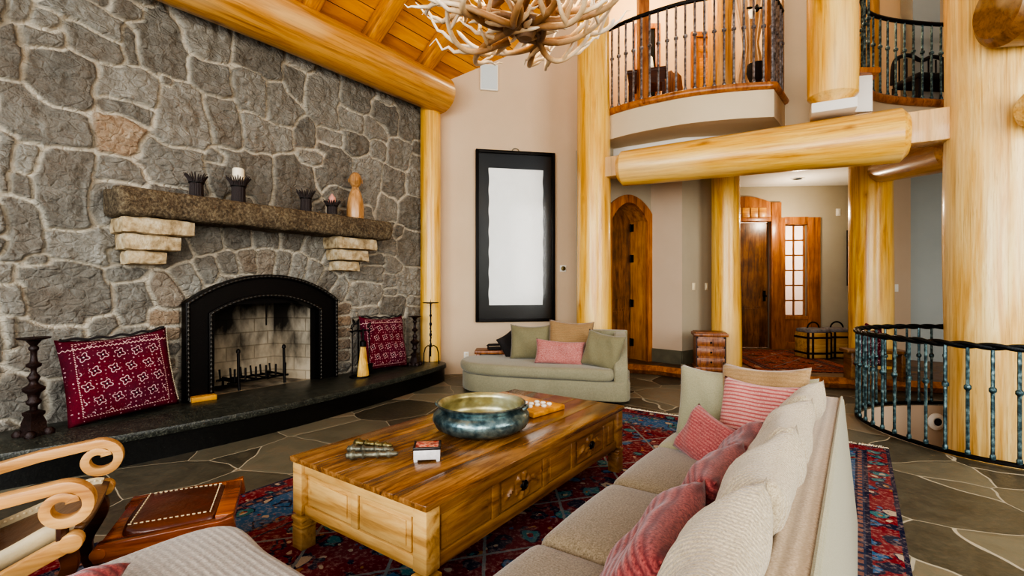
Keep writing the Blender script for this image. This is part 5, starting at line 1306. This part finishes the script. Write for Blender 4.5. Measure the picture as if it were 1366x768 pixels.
cam_pillow('olive pillow leaning in the right arm of the chaise', 804, 467, 6.2, .52, .48, .16, 'olive_d', .35, -.55, 24, G, -.15)
# rustic side table and dark cushion behind it
q = PD(656, 490, 7.35); sd = thing('side_table', 'small rustic wooden side table behind the left of the chaise', 'side table', (q.x, q.y, 0), AN)
mb = MB(); mb.box((0, 0, .47), (.5, .36, .05)); mb.build('tabletop', M['trunkwood'], sd, bevel=.01)
for sx in (-1, 1):
    for sy in (-1, 1): mb = MB(); mb.box((sx * .2, sy * .13, .2225), (.06, .06, .445)); mb.build('leg', M['trunkwood'], sd, bevel=.006)
mb = MB(); mb.box((0, 0, .36), (.36, .22, .10)); mb.build('drawer_box', M['darkwood'], sd)
q2 = PD(660, 460, 7.32); cb = thing('telephone', 'black desk telephone on the rustic side table', 'telephone', (q2.x, q2.y, .495), AN + .3)
mb = MB(); mb.prism([(-.1, -.08), (.1, -.08), (.1, .08), (-.1, .08)], 0, .04); mb.build('base', M['char'], cb, bevel=.012); mb = MB(); mb.tube([(-.11, .02, .05), (-.09, .02, .072), (.09, .02, .072), (.11, .02, .05)], [.022, .018, .018, .022], 8); mb.build('handset', M['char'], cb)
cam_pillow('charcoal pillow leaning behind the chaise at its left', 684, 459, 7.05, .42, .42, .12, 'char', .15, .6, 30, None, .5)

# ================================================================== GREY CHAISE IN FRONT
gc = thing('chaise_longue', 'grey ribbed chaise with rounded corners at the bottom of the picture', 'chaise longue', (-1.65, .2, 0))
o2 = rpoly([(-.56, .77), (-.2, .785), (.2, .785), (.55, .77), (.62, .3), (.62, -.5), (.5, -.75), (-.5, -.75), (-.62, -.5), (-.62, .3)], 8)
mb = MB(); mb.prism([(x * .97, y * .97) for x, y in o2], .03, .25); mb.build('chaise_base', M['grey_cover'], gc, bevel=.02, ang=50)
inflate(o2, .255, .455, .085, .025).build('seat_cushion', M['grey_cover'], gc, ang=80)
mb = MB(); softbox(mb, (-.52, -.36, .42), (.24, .76, .5), .02, 10, .1); mb.build('chaise_arm', M['grey_cover'], gc, ang=80)
pillow('throw_pillow', 'red woven pillow lying on the grey chaise', .34, .28, .11, M['red_pillow'], (-1.93, .34, .51), (-.1, -.25, .95), (-.6, .7, .2), 'pillow', None, .06, 22, 41)

# ================================================================== PLANTATION CHAIR + FOOTSTOOL
YC_ = math.radians(66); ac = thing('armchair', 'wooden lounge chair with scrolled arms and a leather sling seat', 'armchair', (-2.70, .63, 0), YC_)
def scroll(s):
    P = [(x_, z_) for x_, z_ in [(-.95, .60), (-.7, .605), (-.45, .625), (-.22, .672)]]; P = [(p.x, p.y) for p in spline([(*p, 0) for p in P], 6)]
    hw_ = [.023] * len(P); cxx, czz = -.01, .622; n = 44
    for k in range(n):
        t = k / (n - 1); a = math.radians(112) - t * math.radians(440); r = .052 * (1 - t) ** .75 + .030
        P.append((cxx + r * math.cos(a), czz + r * math.sin(a) * .95)); hw_.append(.0195 - .004 * t + .006 * (t > .94))
    mb = MB(); mb.ribbon(P, hw_, .052, Matrix.Translation((0, s * .29, 0))); mb.build('arm', M['arm'], ac, bevel=.006)
for s in (-1, 1):
    scroll(s)
    mb = MB(); P = [(p.x, p.y) for p in spline([(*p, 0) for p in [(.02, .485), (-.06, .45), (-.25, .36), (-.5, .26), (-.8, .18), (-1.0, .16)]], 6)]
    mb.ribbon(P, [.028] * len(P), .045, Matrix.Translation((0, s * .29, 0))); mb.lathe([(.036, -.026), (.036, .026)], 16, Matrix.Translation((.01, s * .29, .482)) @ Matrix.Rotation(PI / 2, 4, 'X')); mb.build('side_rail', M['arm'], ac, bevel=.004)
    mb = MB(); P = [(p.x, p.y) for p in spline([(*p, 0) for p in [(-.02, .47), (.0, .38), (-.06, .24), (-.02, .1), (.05, .012)]], 6)]; mb.ribbon(P, .026, .045, Matrix.Translation((0, s * .27, 0))); mb.build('leg', M['darkwood'], ac, bevel=.004)
    mb = MB(); P = [(-.62, .6), (-.7, .4), (-.8, .2), (-.92, .012)]; mb.ribbon(P, .026, .045, Matrix.Translation((0, s * .27, 0))); mb.build('leg', M['darkwood'], ac, bevel=.004)
    mb = MB(); mb.tube([(-.02, s * .285, .55), (-.02, s * .28, .47)], .02, 8); mb.build('arm_support', M['darkwood'], ac)
sl = [(p.x, p.y) for p in spline([(*p, 0) for p in [(.03, .47), (-.04, .475), (-.2, .40), (-.45, .33), (-.62, .40), (-.78, .62), (-.95, .98)]], 6)]
mb = MB(); vs = []; nn_ = 10
for x_, z_ in sl:
    for k in range(nn_ + 1): v = -1 + 2 * k / nn_; vs.append((x_, v * .25, z_ + .03 * v * v))
fs = [(i * (nn_ + 1) + k, i * (nn_ + 1) + k + 1, (i + 1) * (nn_ + 1) + k + 1, (i + 1) * (nn_ + 1) + k) for i in range(len(sl) - 1) for k in range(nn_)]
mb.add(vs, fs); so = mb.build('leather_sling', M['leather_tan'], ac, ang=80); md = so.modifiers.new('t', 'SOLIDIFY'); md.thickness = .02
for s in (-1, 1):
    mb = MB(); mb.tube([(x_ - .01, s * .235, z_ + .035) for x_, z_ in sl[2:22]], [.036] * 20, 8, flat=.5); ro = mb.build('sling_edge', M['leather_pale'], ac)
    mb = MB()
    for q in resample([Vector((x_ - .01, s * .215, z_ + .062)) for x_, z_ in sl[2:22]], .022): mb.lathe([(.006, 0), (.004, .005), (.0, .006)], 6, None, q)
    mb.build('stitching', M['stitch'], ro)
mb = MB(); mb.tube([(-.02, -.27, .44), (-.02, .27, .44)], .02, 8); mb.tube([(-.8, -.27, .3), (-.8, .27, .3)], .018, 8); mb.build('cross_bar', M['darkwood'], ac)
mb = MB(); mb.ribbon([(-.90, .86), (-1.0, 1.05)], .022, .56); mb.build('back_rail', M['arm'], ac, bevel=.006)
ca, sa = math.cos(YC_), math.sin(YC_)
lp = lambda x, y: (-2.70 + x * ca - y * sa, .63 + x * sa + y * ca)
q = lp(-.50, .05); pillow('throw_pillow', 'red striped pillow on the scroll armed chair at the left edge', .46, .4, .13, M['red_pillow'], (*q, .60), (ca * .8, sa * .8, .55), (-ca * .5, -sa * .5, .8), 'pillow', None, .06, 22, 44)
fsr = thing('footstool', 'low wooden footstool with a stitched brown leather pad', 'footstool', (-2.645, .955, .0), math.radians(60))
mb = MB(); FW, FD = .46, .47
for s in (-1, 1):
    mb = MB(); pr_ = [(-FW / 2 - .02, .31), (-FW / 2 - .035, .35), (-FW / 2 - .01, .385), (FW / 2 - .03, .40), (FW / 2 + .02, .412), (FW / 2 + .03, .33), (-FW / 2 + .05, .315)]; m_ = len(pr_)
    y0, y1 = s * FD / 2 - .025, s * FD / 2 + .025
    mb.add([(b, y0, z) for b, z in pr_] + [(b, y1, z) for b, z in pr_], [tuple(range(m_)), tuple(range(2 * m_ - 1, m_ - 1, -1))] + [(k, (k + 1) % m_, (k + 1) % m_ + m_, k + m_) for k in range(m_)])
    mb.lathe([(.028, -.03), (.028, .03)], 16, Matrix.Translation((-FW / 2 - .005, s * FD / 2, .348)) @ Matrix.Rotation(PI / 2, 4, 'X')); mb.build('side_rail', M['stoolwood'], fsr, bevel=.004)
for x_, z_ in ((-FW / 2 + .03, .365), (FW / 2 - .02, .395)): mb = MB(); mb.box((x_, 0, z_ - .01), (.075, FD - .05, .05)); mb.build('end_rail', M['stoolwood'], fsr, bevel=.006)
mb = MB(); mb.box((0, 0, .345), (FW - .05, FD - .05, .03)); mb.build('seat_board', M['stoolwood'], fsr)
mb = MB(); softbox(mb, (.0, 0, .385), (FW - .12, FD - .07, .055), .02, 10, .025); pad = mb.build('leather_pad', M['leather'], fsr, ang=80)
mb = MB()
for a_, b_ in (((-.15, -.17), (.15, -.17)), ((.15, -.17), (.15, .17)), ((.15, .17), (-.15, .17)), ((-.15, .17), (-.15, -.17))):
    for k in range(14): 
        t = k / 14; mb.box((a_[0] + (b_[0] - a_[0]) * t, a_[1] + (b_[1] - a_[1]) * t, .418), (.012 if a_[1] == b_[1] else .004, .004 if a_[1] == b_[1] else .012, .004))
mb.build('stitching', M['stitch'], pad)
for sx in (-1, 1):
    for sy in (-1, 1): mb = MB(); mb.tube([(sx * (FW / 2 - .03), sy * (FD / 2 - .01), .33), (sx * (FW / 2 - .05), sy * (FD / 2 - .015), .18), (sx * (FW / 2 + .0), sy * (FD / 2), .013)], [.028, .018, .026], 8); mb.build('leg', M['stoolwood'], fsr)

# ================================================================== ENTRY THINGS
q = C(3.10, 7.60); cs = thing('wooden_chest', 'small carved wooden chest standing before the log column by the light switches', 'chest', (q[0], q[1], .15), AN - .25)
mb = MB(); mb.box((0, 0, .28), (.44, .36, .5)); mb.box((0, 0, .03), (.48, .40, .06)); mb.build('chest_body', M['trunkwood'], cs, bevel=.008)
mb = MB(); mb.box((0, 0, .555), (.50, .42, .05)); mb.box((0, 0, .585), (.46, .38, .02)); mb.build('lid', M['trunkwood'], cs, bevel=.01)
for z in (.14, .29, .44): mb = MB(); mb.box((0, -.184, z), (.40, .012, .12)); mb.box((0, -.192, z), (.30, .008, .07)); dw = mb.build('drawer', M['trunkwood'], cs, bevel=.004); mb = MB(); mb.lathe([(.012, 0), (.016, .012), (.0, .018)], 10, Matrix.Translation((0, -.196, z)) @ Matrix.Rotation(PI / 2, 4, 'X')); mb.build('knob', M['iron'], dw)
mb = MB(); 
for s in (-1, 1): mb.box((s * .2, -.182, .29), (.03, .012, .48))
mb.build('iron_straps', M['iron_brown'], cs)
def basket(label, X, Y, w_, turn):
    q = C(X, Y); b = thing('storage_basket', label, 'basket', (q[0], q[1], .15), AN + turn, 'strapped baskets by the entry wall')
    mb = MB(); mb.box((0, 0, .24), (w_, w_ * .9, .46)); mb.build('basket_body', M['table_end_lit'], b, bevel=.02)
    mb = MB()
    for z in (.10, .38): mb.box((0, -w_ * .45 - .004, z), (w_ * 1.0, .012, .035)); mb.box((-w_ / 2 - .004, 0, z), (.012, w_ * .9, .035))
    for s in (-.3, .3): mb.box((s * w_, -w_ * .45 - .006, .24), (.035, .014, .46))
    for s in (-1, 1): mb.box((s * w_ * .49, -w_ * .44, .24), (.03, .03, .47))
    mb.build('leather_straps', M['iron_brown'], b, bevel=.003)
    mb = MB(); inflate([(w_ * .5 * math.cos(a), w_ * .45 * math.sin(a)) for a in np.linspace(0, 2 * PI, 25)[:-1]], .46, .54, .03, .02); l = inflate([(w_ * .5 * max(-1, min(1, 1.3 * math.cos(a))), w_ * .45 * max(-1, min(1, 1.3 * math.sin(a)))) for a in np.linspace(0, 2 * PI, 33)[:-1]], .465, .535, .03, .02).build('padded_lid', m_plain('grey_floral', '#a39a96', .9, 0, .5, 14, .1), b, ang=70)
    mb = MB(); mb.tube([(.11 * math.cos(t), -.02, .53 + .12 * math.sin(t)) for t in np.linspace(0, PI, 16)], .014, 8); mb.build('handle', M['iron'], b)
    return b
basket('strapped wooden basket in front of the sidelight, left of the pair', 5.5, 8.85, .43, .05); basket('strapped wooden basket next to the log column, right of the pair', 6.0, 8.95, .40, -.1)
# bench with a kilim saddle bag behind the stair railing
q = C(5.05, 6.62); be = thing('bench', 'low wooden bench behind the stair railing', 'bench', (q[0], q[1], .15), AN - .25)
q = C(5.05, 6.75)
be.location = (q[0], q[1], .15)
mb = MB(); mb.box((0, 0, .40), (.75, .3, .045)); mb.build('seat', M['table_side'], be, bevel=.008)
for s in (-1, 1): mb = MB(); mb.box((s * .3, 0, .19), (.05, .26, .375)); mb.build('leg_panel', M['table_side'], be, bevel=.006)
mb = MB(); mb.box((0, 0, .24), (.55, .03, .09)); mb.build('stretcher', M['table_side'], be)
q = C(4.55, 5.80)
p = C3(4.13, 5.735, .72); o = pillow('saddle_bag', 'dark red kilim saddle bag draped inside the far bend of the stair railing', .46, .46, .06, M['kilim'], C3(4.42, 5.95, .70), Vector((*C(.35, -.93), .1)), (0, 0, 1), 'bag', None, .02, 20, 51)
mb = MB(); mb.tube([(-.16, .2, 0), (0, .29, -.03), (.16, .2, 0)], .012, 6); mb.build('strap', M['kilim'], o)
for s in (-1, 1): mb = MB(); mb.lathe([(.004, .0), (.012, -.02), (.022, -.05), (.025, -.12), (.004, -.13)], 8, None, (s * .15, -.19, 0)); mb.build('tassel', m_plain('crimson_wool', '#6e1022', .9, 0, .2, 40, .2) if s < 0 else bpy.data.materials['crimson_wool'], o)
p = None
wl = thing('wall_light', 'round white step light on the stairwell wall below the railing', 'wall light', C3(5.12, 5.845, -.02), AN); wl.location = C3(5.09, 5.81, -.17)
mb = MB(); mb.lathe([(.10, 0), (.10, .02), (.06, .035), (.05, .03)], 24, Matrix.Rotation(PI / 2, 4, 'X')); mb.build('rim', M['white'], wl); mb = MB(); mb.lathe([(.045, .028), (.045, .036), (.0, .037)], 18, Matrix.Rotation(PI / 2, 4, 'X')); mb.build('lens', M['char'], wl)

# ================================================================== CHANDELIER
cl = thing('antler_chandelier', 'large antler chandelier with candle bulbs above the coffee table', 'chandelier', C3(.085, 3.2, 3.225)); cl.scale = (.93, .93, .93)
def antler(az, r0, r1, z0, z1, sweep, scale, seed):
    rnd = random.Random(seed); mb = MB(); tips = []; off = Vector((rnd.uniform(-.16, .16), rnd.uniform(-.16, .16))); dip = rnd.uniform(-.03, .12); ph = rnd.uniform(0, 6)
    P = []; n = 9
    for k in range(n):
        t = k / (n - 1); r = r0 + (r1 - r0) * math.sin(t * PI / 2 * 1.05); a = az + sweep * t ** 1.3
        P.append(Vector((r * math.cos(a) + off.x * (1 - t), r * math.sin(a) + off.y * (1 - t), z0 + (z1 - z0) * t ** 2.1 - dip * math.sin(t * PI) + .03 * math.sin(t * 7 + ph))))
    P = spline(P, 3); m_ = len(P); R = [scale * (.031 - .017 * (k / (m_ - 1)) ** .8 - (.013 if k == m_ - 1 else 0) + .008 * (k < 2)) for k in range(m_)]
    mb.tube(P, R, 9); tips += [(k / (m_ - 1)) for k in range(m_) for _ in range(9)]
    for f, ln, up in ((.06, .18, .1), (.22, .24, .6), (.42, .30, .9), (.6, .30, 1.0), (.74, .26, .8), (.87, .2, .6)):
        if rnd.random() < .12: continue
        i = int(f * (m_ - 1)); b = P[i]; tg = (P[i + 1] - P[i]).normalized(); side = tg.cross(Vector((0, 0, 1))).normalized() * rnd.choice((-1, 1))
        d0 = (side * rnd.uniform(.5, 1.1) + tg * rnd.uniform(.2, .8) + Vector((0, 0, rnd.uniform(-.25, .5) * up))).normalized(); L = ln * rnd.uniform(.75, 1.25)
        T = [b + d0 * L * t + (Vector((0, 0, up * rnd.uniform(.3, .9))) + tg * .25) * L * t * t * .9 for t in np.linspace(0, 1, 8)]
        rr = [R[i] * (.82 * (1 - t) ** .75 + .12) for t in np.linspace(0, 1, 8)]
        mb.tube(T, rr, 7); tips += [min(1, .35 + f * .4 + t * .5) for t in np.linspace(0, 1, 8) for _ in range(7)]
    o = mb.build('antler', M['antler'], cl, ang=70)
    a = o.data.attributes.new('tip', 'FLOAT', 'POINT')
    if len(o.data.vertices) == len(tips): a.data.foreach_set('value', tips)
    return P[-1]
rr_ = random.Random(12)
for k in range(10): antler(2 * PI * k / 10 + rr_.uniform(-.12, .12), .06, rr_.uniform(.70, .84), rr_.uniform(-.08, .02), rr_.uniform(.12, .32), rr_.choice((-1, 1)) * rr_.uniform(.3, 1.3), 1.0, 100 + k)
for k in range(7): antler(2 * PI * (k + .5) / 7 + rr_.uniform(-.15, .15), .08, rr_.uniform(.56, .70), -.08, rr_.uniform(-.04, .05), rr_.choice((-1, 1)) * rr_.uniform(.9, 1.3), .95, 200 + k)
for k in range(8): antler(2 * PI * (k + .3) / 8, .06, rr_.uniform(.55, .72), .18, rr_.uniform(.42, .6), rr_.choice((-1, 1)) * rr_.uniform(.4, .8), 1.0, 300 + k)
mb = MB(); mb.tube([(0, 0, -.1), (0, 0, .6), (0, 0, 4.2)], [.03, .02, .015], 8); mb.build('hanging_rod', M['iron'], cl)
mb = MB(); mb.lathe([(.0, -.16), (.05, -.15), (.085, -.1), (.09, -.03), (.06, .06), (.03, .1)], 14); mb.build('hub', M['antler'], cl)
for k in range(8):
    a = 2 * PI * k / 8 + 2.78; r = .64; zz = .18
    mb = MB(); mb.lathe([(.012, -.02), (.03, -.01), (.034, .0), (.016, .004), (.014, .10), (.012, .105)], 12, None, (r * math.cos(a), r * math.sin(a), zz)); cd = mb.build('candle', M['candle_white'], cl)
    mb = MB(); mb.lathe([(.006, .105), (.015, .125), (.013, .145), (.005, .17), (.001, .18)], 10, None, (r * math.cos(a), r * math.sin(a), zz)); mb.build('bulb', M['bulb'], cd)
point('chandelier_glow', C3(.1, 3.2, 3.8), 75, (1, .74, .42), .4)

# ================================================================== UPSTAIRS HALL
HB = ((.9, 9.5), (9.2, 9.5))
for nm, xa, xb, py, mat, lab in (('door_3', 846, 880, 33, 'soot_and_shade', None), ('door_4', 921, 958, 44, 'fir', None)):
    P, yw, p = frame_on(*HB, (xa + xb) / 2, 4.15); wd = (xb - xa) / F * p.y; zt = zat(py, p.y) - 4.15
    d = bpy.data.objects.new(nm, None); COL.objects.link(d); d.location = P; d.rotation_euler = (0, 0, yw); struct(d)
    mb = MB()
    for s in (-1, 1): mb.box((s * (wd / 2 - .05), -.03, zt / 2), (.1, .06, zt))
    mb.box((0, -.03, zt - .05), (wd - .2, .06, .1)); mb.build('door_casing', M['fir'], d, bevel=.006)
    mb = MB(); mb.box((0, -.01, (zt - .1) / 2), (wd - .2, .02, zt - .1)); lf = mb.build('door_leaf', M[mat], d)  # left one is a dark sheet painting the shade inside an open doorway
    if mat == 'fir': mb = MB(); mb.box((0, -.024, zt - .32), (wd - .34, .012, .12)); mb.box((0, -.024, zt - .95), (wd - .34, .012, .9)); mb.build('door_panel', M['rafter'], d, bevel=.004)
q = C(2.22, 7.95); dk = thing('writing_desk', 'dark desk behind the balcony railing', 'desk', (q[0], q[1], 4.15), AN - .3)
mb = MB(); mb.box((0, 0, .78), (.62, .42, .04)); mb.build('desktop', M['darkwood'], dk, bevel=.005); mb = MB(); mb.box((0, 0, .66), (.56, .38, .2)); mb.build('drawer_case', M['darkwood'], dk)
for sx in (-1, 1):
    for sy in (-1, 1): mb = MB(); mb.box((sx * .26, sy * .17, .28), (.05, .05, .56)); mb.build('leg', M['darkwood'], dk)
q = C(2.2, 7.93); lm = thing('table_lamp', 'small cream shaded lamp on the dark desk upstairs', 'lamp', (q[0], q[1], 4.95)); mb = MB(); mb.lathe([(.05, 0), (.05, .015), (.015, .03), (.012, .12)], 14); mb.build('lamp_base', M['brass'], lm); mb = MB(); mb.lathe([(.12, .08), (.10, .24)], 20); mb.build('lamp_shade', M['lampshade'], lm)
q = C(2.92, 8.25); sc = thing('side_chair', 'brown wooden chair with a curved back behind the balcony railing', 'chair', (q[0], q[1], 4.15), AN + .5)
mb = MB(); mb.box((0, 0, .45), (.44, .42, .04)); mb.build('seat', M['darkwood'], sc, bevel=.01)
mb = MB(); pl = [(-.2, .47), (-.21, .8), (-.17, 1.0), (-.07, 1.05), (-.03, 1.02), (.03, 1.02), (.07, 1.05), (.17, 1.0), (.21, .8), (.2, .47)]; m_ = len(pl)
mb.add([(p_, .19, q_) for p_, q_ in pl] + [(p_, .22, q_) for p_, q_ in pl], [tuple(range(m_)), tuple(range(2 * m_ - 1, m_ - 1, -1))] + [(k, (k + 1) % m_, (k + 1) % m_ + m_, k + m_) for k in range(m_)]); mb.build('backrest', M['trunkwood'], sc, bevel=.006)
for sx in (-1, 1):
    for sy in (-1, 1): mb = MB(); mb.box((sx * .19, sy * .18, .215), (.04, .04, .43)); mb.build('leg', M['darkwood'], sc)
q = C(3.83, 7.2); mb = MB(); mb.box((0, 0, 1.75), (.13, .13, 3.5)); struct(mb.build('trim_5', M['fir'], None, (q[0], q[1], 4.14), (0, 0, AN)))
q = C(2.1, 7.75); mb = MB(); mb.box((0, 0, 1.75), (.16, .16, 3.5)); struct(mb.build('trim_6', M['fir'], None, (q[0], q[1], 4.14), (0, 0, AN)))
q = C(4.1, 8.3); cu = MB(); vs = []; nx, nzz = 40, 16
for j in range(nzz + 1):
    v = j / nzz
    for i in range(nx + 1):
        u = -1 + 2 * i / nx; pin = .35 + .65 * min(1, abs(v - .32) * 2.2 + .12); vs.append((u * .28 * pin, .035 * math.sin(u * 16), .75 + v * 2.2))
cu.add(vs, [(j * (nx + 1) + i, j * (nx + 1) + i + 1, (j + 1) * (nx + 1) + i + 1, (j + 1) * (nx + 1) + i) for j in range(nzz) for i in range(nx)])
tag(cu.build('curtain', M['plaster_hall'], None, (q[0], q[1], 4.15), (0, 0, AN - .4), ang=80), 'beige gathered curtain upstairs, right of the amber log post', 'curtain')
q = C(3.98, 7.85); ob = thing('planter', 'dark basket planter on a stand at the end of the balcony', 'planter', (q[0], q[1], 4.15)); mb = MB(); mb.lathe([(.11, .62), (.16, .78), (.15, .9), (.12, .88)], 18); mb.build('pot', M['char'], ob)
for k in range(3): a = 2 * PI * k / 3; mb = MB(); mb.tube([(.1 * math.cos(a), .1 * math.sin(a), .66), (.14 * math.cos(a), .14 * math.sin(a), 0)], .014, 6); mb.build('leg', M['iron'], ob)
q = C(3.90, 7.72); sn = thing('wall_sconce', 'dark iron sconce high beside the upstairs curtain', 'sconce', C3(4.0, 7.9, 6.0), AN); mb = MB(); mb.tube([(-.16, 0, 0), (.16, 0, 0)], .02, 8); mb.lathe([(.02, -.06), (.05, -.02), (.02, .05)], 10); mb.build('bracket', M['iron'], sn); mb = MB(); mb.lathe([(.03, -.16), (.055, -.05), (.03, -.03)], 12, None, (-.08, 0, 0)); mb.build('shade', M['lampshade'], sn)
# right of the hanging post: grey pier and dark bench backs
wall_seg('wall_hall_pier', (6.55, 7.9), (6.95, 7.85), 4.15, 7.6, M['plaster_blue'], .3)
q = C(6.45, 7.62); hb2 = thing('settee', 'dark settee with an arched back upstairs behind the curved railing', 'settee', (q[0], q[1], 4.15), AN + .1)
mb = MB(); P = [(-.5, .45), (-.48, .75), (-.4, .88), (-.2, .93), (.0, .86), (.2, .93), (.4, .88), (.48, .75), (.5, .45)]; P = spline([(x, 0, z) for x, z in P], 5); mb.tube(P, .03, 8)
for x in np.linspace(-.38, .38, 7): mb.tube([(x, 0, .45), (x, 0, .88)], .012, 6)
mb.build('backrest', M['char'], hb2); mb = MB(); softbox(mb, (0, -.22, .42), (1.0, .46, .1), .01, 8, .03); mb.build('seat', M['char'], hb2, ang=80)
for sx in (-1, 1):
    for y in (0, -.4): mb = MB(); mb.box((sx * .46, y, .2), (.05, .05, .40)); mb.build('leg', M['char'], hb2)
